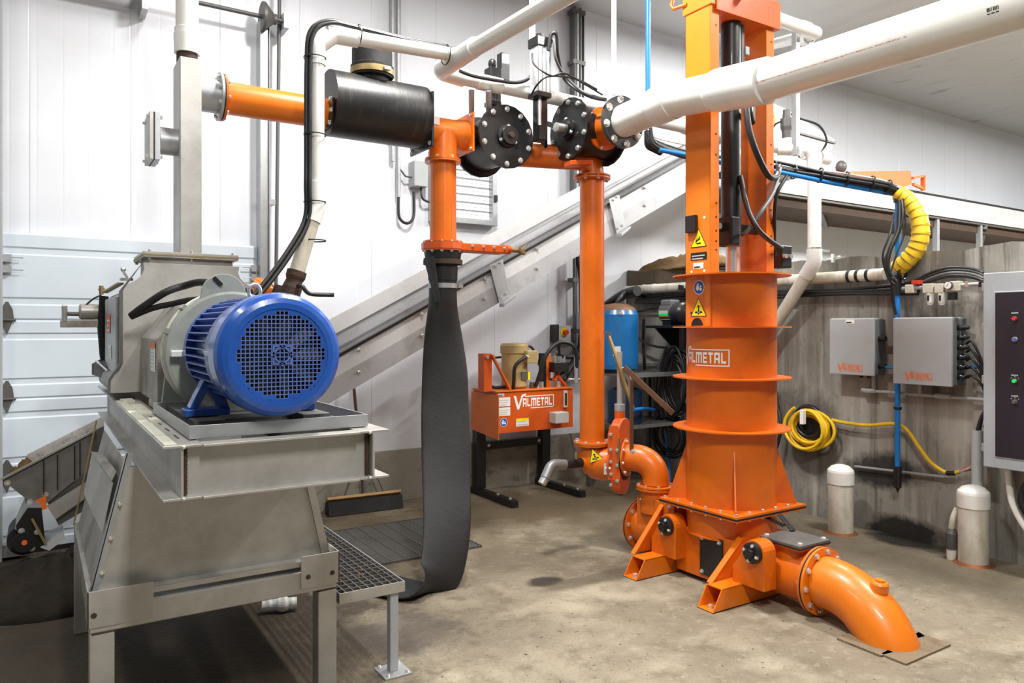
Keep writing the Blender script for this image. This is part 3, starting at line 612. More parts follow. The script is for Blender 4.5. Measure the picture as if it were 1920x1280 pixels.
q.build('fan',M['dark_steel'],t)
MB().lathe((PX,2.60,mz),ax,[(0,.12),(0,.165),(.45,.165),(.45,.12)],60).build('stator_housing',M['blue_motor'],t)
q=MB(); nf=44
for i in range(nf):
    a=2*PI*(i+.5)/nf; ca,sa=math.cos(a),math.sin(a)
    if sa<-.75: continue
    q.obox((PX+.18*ca,2.835,mz+.18*sa),(ca,0,sa),(0,1,0),(-sa,0,ca),.019,.215,.0024)
q.build('cooling_fins',M['blue_light'],t)
MB().lathe((PX,3.04,mz),ax,[(0,.1),(0,.195),(.03,.198),(.05,.18),(.05,.1)],60).build('end_bell',M['blue_motor'],t)
for s in(-1,1):
    for y in(2.86,):
        x=PX+s*.155; q=MB()
        q.prism([(x-s*.045,y-.035,1.30),(x+s*.005,y-.035,1.33),(x+s*.06,y-.035,1.215),(x+s*.035,y-.035,1.21),(x+s*.0,y-.035,1.275),(x-s*.04,y-.035,1.21),(x-s*.075,y-.035,1.21)],(0,.07,0))
        q.box(x-.075,x+.075,y-.045,y+.05,1.186,1.212); q.build('foot',M['blue_motor'],t,.003)
MB().box(PX+.165,PX+.235,2.60,2.85,mz-.03,mz+.07).build('terminal_box',M['blue_motor'],t,.01)
q=MB(); c=V((PX+.03,2.92,mz+.225)); q.tube([c+V((.022*math.cos(2*PI*i/16),0,.028*math.sin(2*PI*i/16))) for i in range(16)],.007,8,closed=True); q.cyl(c+V((0,0,-.055)),(0,0,1),.03,.014); q.build('lifting_eye',M['zinc'],t)
# ---- grey coupling housing
t=thing('gearbox',(PX,3.4,1.16),'round grey gearbox flange with lifting ear, between blue motor and press','gearbox')
gz=1.40
MB().lathe((PX,3.14,gz),ax,[(0,.12),(0,.235),(.006,.248),(.05,.252),(.056,.24),(.056,.1)],80).build('flange_disc',M['grey_green'],t)
MB().lathe((PX,3.14,gz),ax,[(.056,.1),(.056,.243),(.10,.246),(.105,.252),(.135,.252),(.135,.1)],80).build('rear_ring',M['grey_light'],t)
MB().lathe((PX,3.275,gz),ax,[(0,.1),(0,.236),(.03,.225),(.20,.16),(.56,.15),(.56,.1)],60).build('housing_cone',M['grey_green'],t)
q=MB(); pts=[(PX+.085*math.cos(a)-.035,3.145,gz+.235+.085*math.sin(a)*.95) for a in [PI*i/14 for i in range(15)]]+[(PX-.13,3.145,gz+.20),(PX+.06,3.145,gz+.20)]
q.prism(pts,(0,.02,0)); q.build('lifting_ear',M['grey_green'],t,.002)
MB().bar((PX-.075,3.138,gz+.30),(PX-.045,3.138,gz+.27),.012,.012).build('ear_slot',M['black_paint'],t)
q=MB(); q.box(PX-.235,PX-.19,3.10,3.16,gz-.012,gz+.012); q.build('clamp_rib',M['sign_white'],t,.003)
for a in(135,160,40,20):
    a=math.radians(a); q=MB(); q.obox((PX+.25*math.cos(a),3.20,gz+.25*math.sin(a)),(math.cos(a),0,math.sin(a)),(0,1,0),(-math.sin(a),0,math.cos(a)),.012,.035,.012); q.build('clamp_lug',M['grey_green'],t,.002)
for s in(-1,1):
    x=PX+s*.175; q=MB(); q.box(x-.075,x+.075,3.36,3.66,1.155,1.185); q.prism([(x-.055,3.40,1.185),(x+.05,3.40,1.185),(x+.012,3.40,1.36),(x-.035,3.40,1.36)],(0,.03,0)); q.prism([(x-.01,3.43,1.185),(x-.01,3.60,1.185),(x-.01,3.44,1.34)],(.02,0,0)); q.build('pedestal',M['grey_green'],t,.003)
    MB().cyl((x-.045,3.60,1.185),(0,0,1),.02,.022).build('anchor_bolt',M['stainless_dirty'],t)
q=MB(); put_text(q,flatmap((PX-.16,3.14,gz-.165),(.8,0,-.6),(.6,0,.8),.002),'UK-62',0,0,.018,.085,.01); q.build('cast_lettering',M['grey_light'],t)
# ---- press body
t=thing('screw_press',(PX,4.5,1.15),'grey stainless press housing with stepped front plate, behind the gearbox','screw press')
y0=4.04
sil=[P(*p,Y=y0) for p in((268,492),(270,505),(266,515),(256,524),(245,529),(236,534),(230,545),(230,682),(222,697),(208,712),(204,727),(207,737))]
silr=[P(*p,Y=y0) for p in((400,737),(470,700),(472,560),(466,542),(455,536),(441,531),(430,522),(425,508),(424,492))]
def flipx(p): return V((2*PX-p.x-.01,p.y,p.z))
right=[flipx(p) for p in sil[::-1]]
q=MB(); q.prism(sil+right,(0,.012,0)); q.build('front_plate',M['stainless'],t,.002)
body=[V((p.x+.012,p.y+.012,p.z)) for p in sil]+[V((p.x-.012,p.y+.012,p.z)) for p in right]
lowb=[V((p.x+.010,p.y+.012,p.z)) for p in sil[6:]]+[V((p.x-.010,p.y+.012,p.z)) for p in right[:-6]]
q=MB(); q.prism(lowb,(0,.86,0)); q.build('housing',M['stainless_dirty'],t)
MB().box(.47,.86,4.052,4.43,1.60,1.846).build('inlet_throat',M['stainless_dirty'],t)
q=MB(); q.prism([sil[0]+V((-.02,-.01,0)),sil[6]+V((-.012,-.002,0)),sil[7]+V((-.012,-.002,0)),sil[9]+V((-.01,-.002,0)),sil[11]+V((-.01,-.002,0)),sil[11]+V((0,-.002,0)),sil[9],sil[7],sil[6],sil[0]][1:],(0,.05,0)); q.build('plate_edge',M['dark_steel'],t)
xs=sil[7].x-.004
sd=MB(); sd.box(xs-.02,xs+.01,4.13,4.80,1.27,1.66); sd.build('side_door',M['galvanized'],t,.01)
mp=flatmap((xs-.021,4.74,1.3),(0,-1,0),(0,0,1))
plate(t,'warning_label',flatmap((xs-.021,4.62,1.47),(0,-1,0),(0,0,1)),.22,.10,'logo_orange','orange and white warning label',3,'sign_white')
plate(t,'info_label',flatmap((xs-.021,4.5,1.34),(0,-1,0),(0,0,1)),.16,.07,'sign_white','white paper label',3,'label_grey')
q=MB(); q.tube([(xs-.0,4.86,1.22),(xs-.02,4.86,1.35),(xs-.03,4.86,1.5),(xs-.02,4.86,1.68)],.025,10); q.build('door_gasket',M['black_paint'],t)
q=MB(); q.prism([P(172,682,Y=4.9),P(190,672,Y=4.9),P(214,690,Y=4.6),P(205,712,Y=4.6),P(172,702,Y=4.9)],(0,-.02,0)); q.build('drain_lip',M['dark_steel'],t)
for k in range(3): MB().tube([P(180+k*5,676+k*3,Y=4.85),P(202+k*5,695+k*2,Y=4.5)],.006).build('drain_rod',M['zinc' if k==0 else 'black_paint'],t)
# adjusting arm on the far end
MB().bar(P(113,607,Y=4.9),P(192,607,Y=4.9),.10,.04).build('arm_bracket',M['stainless_dirty'],t,.003)
c=P(165,584,Y=4.9); MB().lathe(c+V((-.045,0,0)),(1,0,0),[(0,.01),(0,.036),(.01,.045),(.07,.045),(.13,.04),(.13,.0)],28).build('arm_roller',M['stainless'],t)
MB().tube([P(122,588,Y=4.88),P(160,589,Y=4.88)],.012).build('arm_pin',M['dark_steel'],t)
q=MB(); q.cyl(P(121,602,Y=4.86),(0,0,1),.085,.015); q.ball(P(121,575,Y=4.86),.014); q.build('arm_stud',M['zinc'],t)
MB().tube(spl([P(162,571,Y=4.88),P(175,560,Y=4.88),P(190,553,Y=4.88)]),.005,8).build('grease_line',M['cable'],t)
q=MB(); q.cyl(P(190,552,Y=4.85),(0,0,1),.05,.012); q.tube([P(184,543,Y=4.85),P(197,541,Y=4.85)],.005,8); q.build('valve_tap',M['brass'],t)
MB().bar(P(197,548,Y=4.8),P(226,531,Y=4.15),.03,.008).build('lid_edge',M['brass'],t)
q=MB(); q.tube([P(240,524,Y=4.1),P(231,508,Y=4.1)],.006,10); q.ball(P(231,505,Y=4.1),.013); q.cyl(P(237,526,Y=4.1),(0,0,1),.012,.03); q.build('lever_knob',M['zinc'],t)
# label on the cone hood
q=MB(); q.prism([(PX-.24,3.47,gz+.05),(PX-.13,3.46,gz+.20),(PX+.13,3.46,gz+.20),(PX+.24,3.46,gz+.05),(PX+.24,3.46,gz-.22),(PX-.24,3.46,gz-.22)],(0,.58,0)); q.build('coupling_hood',M['stainless_dirty'],t,.004)
plate(t,'warning_label',flatmap((PX-.241,3.66,gz-.09),(0,-1,0),(0,0,1)),.16,.125,'sign_white','white label with orange header',6,'label_grey')
plate(t,'label_header',flatmap((PX-.2412,3.66,gz+.012),(0,-1,0),(0,0,1),.003),.16,.025,'logo_orange','orange header strip')
# head flange + standpipe
t2=thing('standpipe',(.672,4.25,1.86),'tall square stainless standpipe rising from the press head','standpipe')
q=MB(); q.box(.44,.885,4.03,4.46,1.846,1.856); q.build('lower_flange',M['stainless_dirty'],t2,.001)
MB().box(.438,.887,4.028,4.462,1.856,1.862).build('gasket',M['brass'],t2)
q=MB(); q.box(.44,.885,4.03,4.46,1.862,1.874); q.build('upper_flange',M['stainless'],t2,.001)
for x in(.47,.66,.86): bolt(t2,(x,4.05,1.874),(0,0,1),.008); bolt(t2,(x,4.05,1.846),(0,0,-1),.008)
for y in(4.2,4.42): bolt(t2,(.45,y,1.846),(0,0,-1),.008)
q=MB(); q.box(.620,.727,4.145,4.36,1.874,2.895); q.build('square_tube',M['stainless'],t2,.006)
MB().cyl((.672,4.25,2.895),(0,0,1),.07,.052).build('top_nipple',M['rust'],t2)
MB().lathe((.727,4.25,2.745),(1,0,0),[(0,.09),(.10,.09)],36).build('outlet_stub',M['galvanized'],t2)
MB().lathe((.827,4.25,2.745),(1,0,0),[(0,.085),(0,.128),(.012,.128),(.012,.085)],40).build('outlet_flange',M['galvanized'],t2)
MB().lathe((.839,4.25,2.745),(1,0,0),[(0,.085),(0,.125),(.006,.125),(.006,.085)],40).build('gasket',M['rubber'],t2)
bolts_ring(t2,(.827,4.25,2.745),(-1,0,0),.108,8,.010,.3)
MB().lathe((.620,4.25,2.47),(-1,0,0),[(0,.07),(.085,.07)],32).build('branch_stub',M['galvanized'],t2)
q=MB(); q.box(.505,.53,4.15,4.35,2.35,2.59); q.build('branch_flange',M['galvanized'],t2,.002)
MB().box(.499,.505,4.15,4.35,2.35,2.59).build('gasket',M['rubber'],t2)
q=MB(); q.box(.48,.499,4.15,4.35,2.35,2.59); q.build('blind_plate',M['stainless'],t2,.002)
for y in(4.17,4.33):
    for z in(2.37,2.57): bolt(t2,(.53,y,z),(1,0,0),.011); bolt(t2,(.48,y,z),(-1,0,0),.008)
t=thing('white_vent_pipe',(.672,4.25,2.95),'white plastic pipe and coupling on top of the square standpipe','pipe')
MB().tube([(.672,4.25,3.06),(.672,4.25,4.69)],.056,28).build('pipe',M['pvc'],t)
MB().lathe((.672,4.25,2.945),(0,0,1),[(0,.052),(0,.064),(.10,.066),(.10,.062),(.13,.062),(.135,.055)],32).build('coupling',M['pvc_fit'],t)
# black hoses looping at the press
for i,(lab,pts,r) in enumerate((('upper black hose looping from the press front over the gearbox',[P(246,592,Y=3.9),P(270,574,Y=3.85),P(310,548,Y=3.8),P(345,536,Y=3.8),P(380,529,Y=3.7),P(430,540,Y=3.5),P(470,548,Y=3.4)],.017),('lower corrugated black hose beside the press front, under the smooth one',[P(246,594,Y=3.9),P(285,578,Y=3.84),P(320,570,Y=3.8),P(360,562,Y=3.7),P(410,560,Y=3.5)],.014))):
    MB().tube(spl(pts),r,12).build('black_hose',M['rubber'],None,label=lab,cat='hose',group=None)
# ---- working platform
t=thing('step_platform',(1.2,3.7,0),'low walkway platform of open steel grating beside the stand, single front post','platform')
GX0,GX1,GY0,GY1,GZ=1.06,1.355,3.0,4.95,.392
q=MB(); q.box(GX0,GX1,GY0-.005,GY0,GZ-.04,GZ+.004); q.build('front_angle',M['stainless'],t)
q=MB(); q.box(GX1-.005,GX1,GY0,GY1,GZ-.04,GZ+.004); q.build('side_angle',M['galvanized'],t)
q=MB(); q.box(GX0,GX1,GY1,GY1+.005,GZ-.04,GZ+.004); q.box(GX0,GX0+.005,GY0,GY1,GZ-.04,GZ+.004); q.build('rear_angle',M['dark_steel'],t)
q=MB()
k=int((GX1-GX0)/.034)
for i in range(1,k+1): q.box(GX0+i*.034-.0025,GX0+i*.034+.0025,GY0,GY1,GZ-.028,GZ)
q.build('long_bars',M['dark_steel'],t)
q=MB()
for i in range(1,int((GY1-GY0)/.05)): q.box(GX0+.005,GX1-.005,GY0+i*.05-.0025,GY0+i*.05+.0025,GZ-.022,GZ+.001)
q.build('cross_bars',M['dark_steel'],t)
for yy in(3.01,4.88):
    q=MB(); q.box(1.293,1.331,yy,yy+.038,.008,GZ-.028); q.build('post',M['box_grey'],t,.002)
    q=MB(); q.box(1.25,1.375,yy-.05,yy+.08,0,.008); f_=q.build('foot_plate',M['galvanized'],t,.001)
    for x in(1.268,1.357):
        for y in(yy-.033,yy+.063): bolt(f_,(x,y,.008),(0,0,1),.008)
rnd=random.Random(4); q=MB()
for i in range(90):
    x=rnd.uniform(GX0+.02,GX1-.03); y=rnd.uniform(GY0+.05,4.3); a=rnd.uniform(0,3.1); l=rnd.uniform(.006,.02)
    q.bar((x,y,GZ+.003),(x+l*math.cos(a),y+l*math.sin(a),GZ+.004),.003,.002)
o=q.build('straw_bits',M['straw'],None,label='bits of straw scattered on the platform grating',cat='straw'); tag(o,kind='stuff')
c=P(530,1132,Z=.04); t=thing('pipe_fitting',(c.x,c.y,0),'white plastic fitting lying under the stand behind the front beam','fitting')
q=MB(); q.ball(c,.045,sz=.9); q.tube([c+V((-.1,.03,0)),c+V((.07,-.02,0))],.03); q.build('tee_fitting',M['sign_white'],t)
# ================================================================ PROCESS PIPING (main run along X at Y=4.25)
YM,ZM,RP=4.25,2.745,.087
def flange(parent,c,d,R,th=.012,n=8,name='flange',m='orange',a0=.2,br=.010,inner=None,hexa=0,both=True):
    inner=inner or R*.5; c=V(c); d=V(d).normalized()
    o=MB().lathe(c-d*th/2,d,[(0,inner),(0,R),(th,R),(th,inner)],hexa or 44,not hexa).build(name,M[m],parent,.001)
    if n: bolts_ring(parent,c+d*th/2,d,R-br*1.6,n,br,a0,nut=th if both else None)
    return o
def bandring(parent,c,d,r,w,m,name='clamp_band',t=.004):
    d=V(d).normalized(); return MB().lathe(V(c)-d*w/2,d,[(0,r),(0,r+t),(w,r+t),(w,r)],40).build(name,M[m],parent)
# orange feed pipe
t=thing('feed_pipe',(1.15,YM,ZM-.09),'orange horizontal pipe between the square standpipe and the black drum','pipe')
MB().lathe((.86,YM,ZM),(1,0,0),[(0,RP),(.58,RP)],44).build('pipe',M['orange_light'],t)
flange(t,(.853,YM,ZM),(1,0,0),.125,.012,8,m='orange')
# black drum
t=thing('surge_drum',(1.72,YM,2.62),'black horizontal drum with rubber neck and clamp, between orange pipes','drum')
DZ=2.81
MB().lathe((1.43,YM,DZ),(1,0,0),[(0,0),(0,.19),(.60,.19),(.60,0)],64).build('drum_shell',M['black_drum'],t)
q=MB(); q.box(2.03,2.045,YM-.16,YM+.16,2.60,2.94); q.build('end_plate',M['black_paint'],t,.003)
for y,z in((-.13,2.63),(-.13,2.9),(.13,2.63),(.13,2.9)): bolt(t,(2.03,YM+y,z),(-1,0,0),.012)
q=MB(); q.prism([(1.425,YM-.12,2.66),(1.425,YM+.12,2.66),(1.425,YM+.15,2.80),(1.425,YM-.15,2.80)],(-.012,0,0)); q.build('inlet_plate',M['black_paint'],t)
for y,z in((-.12,2.80),(-.13,2.735),(-.10,2.67)): bolt(t,(1.413,YM+y,z),(-1,0,0),.012)
MB().lathe((1.70,YM-.02,2.96),(0,0,1),[(0,.10),(.03,.10),(.035,.122),(.10,.128),(.105,.12),(.20,.12),(.20,0)],40).build('rubber_neck',M['rubber'],t)
bandring(t,(1.70,YM-.02,3.025),(0,0,1),.126,.035,'brass'); q=MB(); q.box(1.72,1.76,YM-.165,YM-.145,3.015,3.035); q.build('clamp_screw',M['zinc'],t)
# tee and drop spool
t=thing('tee_fitting',(2.19,YM,2.55),'orange tee joint with small barcode sticker between black drum and left valve','pipe tee')
TX=2.185
MB().lathe((2.05,YM,ZM),(1,0,0),[(0,RP),(.20,RP),(.20,RP),(.29,.10),(.29,RP-.01)],44).build('run_pipe',M['orange_light'],t)
MB().lathe((TX,YM,2.565),(0,0,1),[(0,RP+.004),(.18,RP+.004)],44).build('branch',M['orange'],t)
q=MB(); q.box(2.045,2.055,YM-.13,YM+.13,2.62,2.88); q.build('square_flange',M['orange'],t,.002)
q=MB(); q.box(2.335,2.347,YM-.125,YM+.125,2.62,2.87); q.build('square_flange',M['orange_light'],t,.002)
for y in(-.10,.10):
    for z in(2.64,2.85): bolt(t,(2.335,YM+y,z),(-1,0,0),.010)
flange(t,(TX,YM,2.565),(0,0,1),.115,.010,6,hexa=0)
plate(t,'barcode_label',flatmap((2.075,YM-RP-.003,2.76),(1,0,0),(0,0,1)),.04,.05,'sign_white')
t=thing('drop_spool',(TX,YM,1.98),'short orange vertical pipe below the tee, above the knife gate','pipe')
MB().lathe((TX,YM,2.04),(0,0,1),[(0,.083),(.515,.083)],44).build('pipe',M['orange'],t)
flange(t,(TX,YM,2.553),(0,0,1),.115,.010,0)
flange(t,(TX,YM,2.045),(0,0,1),.125,.010,0)
for a in(-2.6,-2.0,-1.3,-.6,.2): 
    MB().lathe((TX+.083*math.cos(a),YM+.083*math.sin(a),2.06),(0,0,1),[(0,.003),(.48,.003)],6).build('seam',M['orange'],t)
# knife gate valve (flat orange)
t=thing('knife_gate_valve',(TX,YM,1.96),'flat orange knife gate valve with long side bonnet under the drop pipe','valve')
q=MB(); q.lathe((TX,YM,1.995),(0,0,1),[(0,.05),(0,.137),(.042,.137),(.042,.05)],12,False); q.build('valve_body',M['orange_red'],t,.004)
q=MB(); q.box(TX+.06,TX+.43,YM-.10,YM+.03,1.987,2.037); q.build('bonnet',M['orange_red'],t,.006)
q=MB(); q.lathe((TX+.43,YM-.035,2.019),(1,0,0),[(0,.0),(0,.032),(.05,.030),(.06,.02)],16); q.build('gland',M['orange_red'],t)
MB().lathe((TX,YM,1.985),(0,0,1),[(0,.05),(0,.132),(.014,.132),(.014,.05)],12,False).build('lower_flange',M['orange_red'],t)
for k in range(7):
    a=PI+PI*(k)/6; bolt(t,(TX+.12*math.cos(a),YM+.12*math.sin(a),1.985),(0,0,-1),.010); bolt(t,(TX+.12*math.cos(a),YM+.12*math.sin(a),2.035),(0,0,1),.009)
for k in range(4): bolt(t,(TX+.16+k*.08,YM-.10,2.019),(0,-1,0),.009)
q=MB(); q.tube([(TX+.49,YM-.035,2.019),(TX+.58,YM-.035,2.019)],.016); q.bar((TX+.54,YM-.035,2.03),(TX+.60,YM-.035,2.0),.04,.02); q.bar((TX+.56,YM-.04,2.0),(TX+.62,YM-.04,2.07),.02,.006); q.build('lever_latch',M['brass'],t)
# lay-flat hose
t=thing('layflat_hose',(2.0,4.1,0),'wide black lay-flat rubber hose hanging from the knife gate to the floor','hose')
MB().lathe((TX,YM,1.80),(0,0,1),[(0,.093),(.10,.095),(.12,.11),(.185,.12),(.185,.05)],40).build('hose_spigot',M['rubber'],t)
q=MB(); pts=[]; 
# cross-section: flattened ellipse (w half width along X, th half thickness) along a path curling at the floor
path=[((TX,YM,1.83),.088,.088),((TX,YM,1.70),.090,.086),((TX,YM,1.58),.105,.065),((TX,YM-.01,1.42),.128,.04),((TX-.005,YM-.04,1.2),.145,.025),((TX-.03,YM-.09,.95),.150,.018),((TX-.08,YM-.20,.62),.150,.016),((TX-.145,YM-.34,.36),.150,.016),((TX-.215,YM-.43,.17),.148,.018),((TX-.28,YM-.465,.07),.146,.02),((TX-.36,YM-.44,.026),.145,.02),((TX-.44,YM-.34,.022),.143,.02),((TX-.52,YM-.20,.03),.14,.018)]
cs=spl([p[0] for p in path],5); ws=spl([(p[1],p[2],0) for p in path],5)
path=None
rings=[]; n=28; side=V((1,-.25,0)).normalized()
for i,c in enumerate(cs):
    T=(cs[min(i+1,len(cs)-1)]-cs[max(i-1,0)]).normalized(); f=min(1,max(0,(1.7-c.z)/.5)); g_=min(1,max(0,(.8-c.z)/.7)); sd=V((1,-.35*f+.50*g_,0)).normalized(); s=(sd-T*sd.dot(T)).normalized(); nn=T.cross(s)
    rings.append([c+s*ws[i].x*math.cos(2*PI*k/n)+nn*ws[i].y*math.sin(2*PI*k/n) for k in range(n)])
q.add([v for R in rings for v in R],[(i*n+k,i*n+(k+1)%n,(i+1)*n+(k+1)%n,(i+1)*n+k) for i in range(len(rings)-1) for k in range(n)],True)
q.add(rings[-1],[tuple(range(n))]); q.build('hose',M['rubber'],t)
bandring(t,(TX,YM,1.765),(0,0,1),.089,.03,'galvanized'); q=MB(); q.box(TX+.085,TX+.12,YM-.05,YM-.02,1.755,1.775); q.build('clamp_screw',M['zinc'],t)
q=MB(); q.prism([(TX-.16,YM-.1,1.93),(TX-.12,YM-.12,1.94),(TX-.075,YM-.12,1.66),(TX-.09,YM-.12,1.66)],(0,.05,0)); q.build('lock_strap',M['rubber'],t)
q=MB(); q.lathe((TX,YM,1.90),(0,0,1),[(0,.11),(0,.125),(.03,.125),(.03,.11)],24); q.build('camlock_ring',M['rust'],t)
# ---- plug valves
def plug_valve(c,ax_,R,L,label,lever=False,group=None):
    c=V(c); d=V(ax_).normalized(); t=thing('plug_valve',c-V((0,0,R)),label,'valve','black plug valves in the pipe run')
    MB().lathe(c+d*.008,d,[(.0,0),(.0,R*.80),(L-.016,R*.80),(L-.016,0)],44).build('valve_body',M['black_paint'],t)
    for o,s in((0,-1),(L,1)):
        q=MB(); q.lathe(c+d*o,d*s,[(-.018,.0),(-.018,R),(0,R),(.0,0)],20,False); q.build('cover_plate',M['black_paint'],t,.005)
        bolts_ring(t,c+d*o,d*s,R*.86,10,.015,.31)
    q=MB(); q.lathe(c,-d,[(0,0),(0,R*.36),(.015,R*.36),(.02,R*.28),(.045,R*.28),(.045,0)],32); q.build('bearing_cap',M['black_paint'],t,.002)
    bolts_ring(t,c-d*.015,-d,R*.31,3,.010,.5)
    if not lever: MB().cyl(c-d*.045,-d,.02,.018).build('shaft_end',M['rust'],t)
    return t
t1=plug_valve((2.555,4.07,2.73),(0,1,0),.205,.36,'left black plug valve with round bolted cover, beside the orange tee')
MB().lathe((2.347,YM,ZM),(1,0,0),[(0,.105),(.012,.105),(.012,.08),(.06,.08)],32).build('inlet_neck',M['black_paint'],t1)
v2=(2.94,3.93,2.80)
t2=plug_valve(v2,(1,0,0),.205,.34,'right black plug valve with lever arm, behind the big white pipe flange',True)
MB().cyl((2.90,3.93,2.80),(-1,0,0),.06,.03).build('shaft_end',M['zinc'],t2)
q=MB(); q.bar((2.875,3.93,2.80),(2.875,4.10,2.87),.03,.05,(1,0,0)); q.build('lever_arm',M['dark_steel'],t2,.004)
MB().box(2.86,2.88,4.08,4.13,2.66,3.0).build('actuator_bracket',M['black_paint'],t2)
# valve actuators
def actuator(px,py0,py1,D,r,label,wire):
    a=P(px,py0,D=D); b=P(px,py1,D=D); t=thing('air_cylinder',(a.x,a.y,b.z),label,'actuator')
    q=MB(); q.box(a.x-r,a.x+r,a.y-r,a.y+r,b.z,a.z-.03); q.build('barrel',M['alu'] if wire else M['galvanized'],t,.006)
    for dx in(-r*.95,-r*.3,r*.3,r*.95): MB().tube([(a.x+dx,a.y-r-.002,b.z),(a.x+dx,a.y-r-.002,a.z-.03)],.003,8).build('rail_line',M['box_dark'],t)
    MB().box(a.x-r*1.15,a.x+r*1.15,a.y-r*1.15,a.y+r*1.15,a.z-.03,a.z+.03).build('end_cap',M['black_paint'],t,.004)
    MB().box(a.x-r*1.15,a.x+r*1.15,a.y-r*1.15,a.y+r*1.15,b.z-.03,b.z).build('end_cap',M['black_paint'],t,.004)
    MB().cyl((a.x,a.y,a.z+.03),(0,0,1),.03,r*.5).build('air_fitting',M['black_paint'],t)
    MB().tube([(a.x,a.y,b.z-.03),(a.x,a.y,b.z-.2)],.012).build('piston_rod',M['zinc'],t)
    return t,a,b
ta,a,b=actuator(1012,82,176,4.75,.048,'white pneumatic cylinder with black caps standing over the right plug valve',True)
for k,pp in enumerate(([P(1028,95,D=4.7),P(1033,66,D=4.7),P(1044,66,D=4.7),P(1046,105,D=4.75),P(1060,150,D=4.9),P(1100,178,D=4.8),P(1135,187,D=4.6)],[P(1028,92,D=4.75),P(1038,74,D=4.7),P(1042,110,D=4.7),P(1058,140,D=4.8),P(1090,170,D=4.8),P(1125,184,D=4.7)])):
    MB().tube(spl(pp),.012 if k==0 else .009,10).build('air_hose',M['cable' if k==0 else 'cable_grey'],ta)
MB().tube(spl([P(998,100,D=4.7),P(1000,118,D=4.65),P(1015,132,D=4.6),P(1035,142,D=4.6),P(1060,138,D=4.6),P(1100,160,D=4.7),P(1130,178,D=4.7)]),.006,8).build('signal_wire',M['cable'],ta)
MB().tube(spl([P(996,178,D=4.7),P(1008,158,D=4.6),P(1030,143,D=4.6),P(1080,148,D=4.7),P(1120,168,D=4.7)]),.006,8).build('signal_wire',M['cable'],ta)
q=MB(); c=P(1014,215,D=4.8); q.box(c.x-.03,c.x+.03,c.y-.03,c.y+.05,c.z-.17,c.z+.11); q.build('solenoid_block',M['black_paint'],ta,.005)
tb,a,b=actuator(924,138,192,4.85,.036,'small silver cylinder with black box over the left plug valve',False)
q=MB(); c=P(943,124,D=5.0); q.box(c.x-.03,c.x+.035,c.y-.03,c.y+.03,c.z-.10,c.z+.08); q.build('control_box',M['black_paint'],tb,.003)
MB().ball(P(923,120,D=4.85),.028,sz=1.2).build('sensor',M['black_paint'],tb)
MB().tube(spl([P(1002,130,D=4.8),P(990,148,D=4.8),P(968,155,D=4.75),P(940,152,D=4.7),P(890,143,D=4.6),P(862,133,D=4.5)]),.011,8).build('air_hose',M['cable'],tb)
for px in(884,916):
    a=P(px,170,D=4.7); b=P(px,212,D=4.8); MB().tube([a,b],.018).build('hanger_rod',M['galvanized'],tb)
# connecting pipe + riser
t=thing('riser_pipe',(3.37,4.2,.64),'tall orange vertical riser pipe in front of the conveyor','pipe')
RX,RY=3.187,3.99
MB().lathe((RX,RY,.72),(0,0,1),[(0,.083),(1.79,.083)],44).build('pipe',M['orange'],t)
flange(t,(RX,RY,2.51),(0,0,1),.125,.012,8,a0=.5)
flange(t,(RX,RY,.722),(0,0,1),.130,.012,8,a0=.5,br=.013)
t=thing('top_elbow',(3.187,3.99,2.52),'orange elbow and cross pipe from riser top to the black valves','pipe elbow')
pp=fil([(2.66,4.27,2.67),(RX,RY,2.645),(RX,RY,2.522)],.10,10); MB().tube(pp,.080,36).build('elbow',M['orange'],t)
flange(t,(RX,RY,2.527),(0,0,1),.125,.010,0)
q=MB(); q.obox((3.0,3.90,2.575),(1,-.2,.1),(.2,1,0),(0,0,1),.08,.05,.015); q.build('support_pad',M['orange_red'],t,.003)
MB().lathe((3.17,3.93,2.80),(0,1,0),[(-.16,.08),(-.16,.10),(.18,.10),(.18,.08)],32).build('branch_pipe',M['orange'],t)
# ---- big white discharge pipe towards the camera
t=thing('discharge_pipe',(3.13,2.2,2.65),'large white plastic pipe with bolted black flange, crossing in front of the orange mast','pipe')
BX=3.13; PR=.105
A=V((BX,3.60,2.80)); q0=P(1258,188,X=BX); q1=P(1440,151,X=BX); q2=P(1774,48,X=BX); dd=(q2-q1).normalized(); q1=q2-dd*1.0*((q2.y-q0.y)/dd.y) if False else q1
end=q1+dd*3.2; J=q0
MB().tube([A+V((0,.05,0)),J],PR*.97,48).build('pipe',M['pvc'],t)
MB().tube([J,q1,end],PR*.97,48).build('pipe',M['pvc'],t)
d0=(J-A).normalized()
MB().lathe(J-d0*.14,d0,[(0,PR*.97),(.02,PR+.008),(.16,PR+.010),(.16,PR*.97)],48).build('elbow_fitting',M['pvc_fit'],t)
dj=(q1-J).normalized(); Lc=(q1-J).length
MB().lathe(q1-dj*.37,dj,[(0,PR*.97),(.03,PR+.008),(.05,PR+.010),(.37,PR+.012),(.375,PR*.97)],48).build('coupling',M['pvc_fit'],t)
MB().lathe(A,(0,1,0),[(0,PR),(0,.165),(.025,.165),(.025,PR)],52).build('black_flange',M['flange_grey'],t,.002)
bolts_ring(t,A,(0,-1,0),.140,8,.020,.2)
MB().lathe(A+V((0,.025,0)),(0,1,0),[(0,.08),(0,.155),(.012,.155),(.012,.10),(.16,.10),(.165,.14),(.18,.14)],44).build('orange_adapter',M['orange'],t)
for k in range(6):
    a=2*PI*k/6+.3; bolt(t,A+V((.13*math.cos(a),.19,.13*math.sin(a))),(0,-1,0),.010)
# printed line on the pipe
xx=dd.cross(V((0,0,1))).normalized(); uu=xx.cross(dd).normalized()
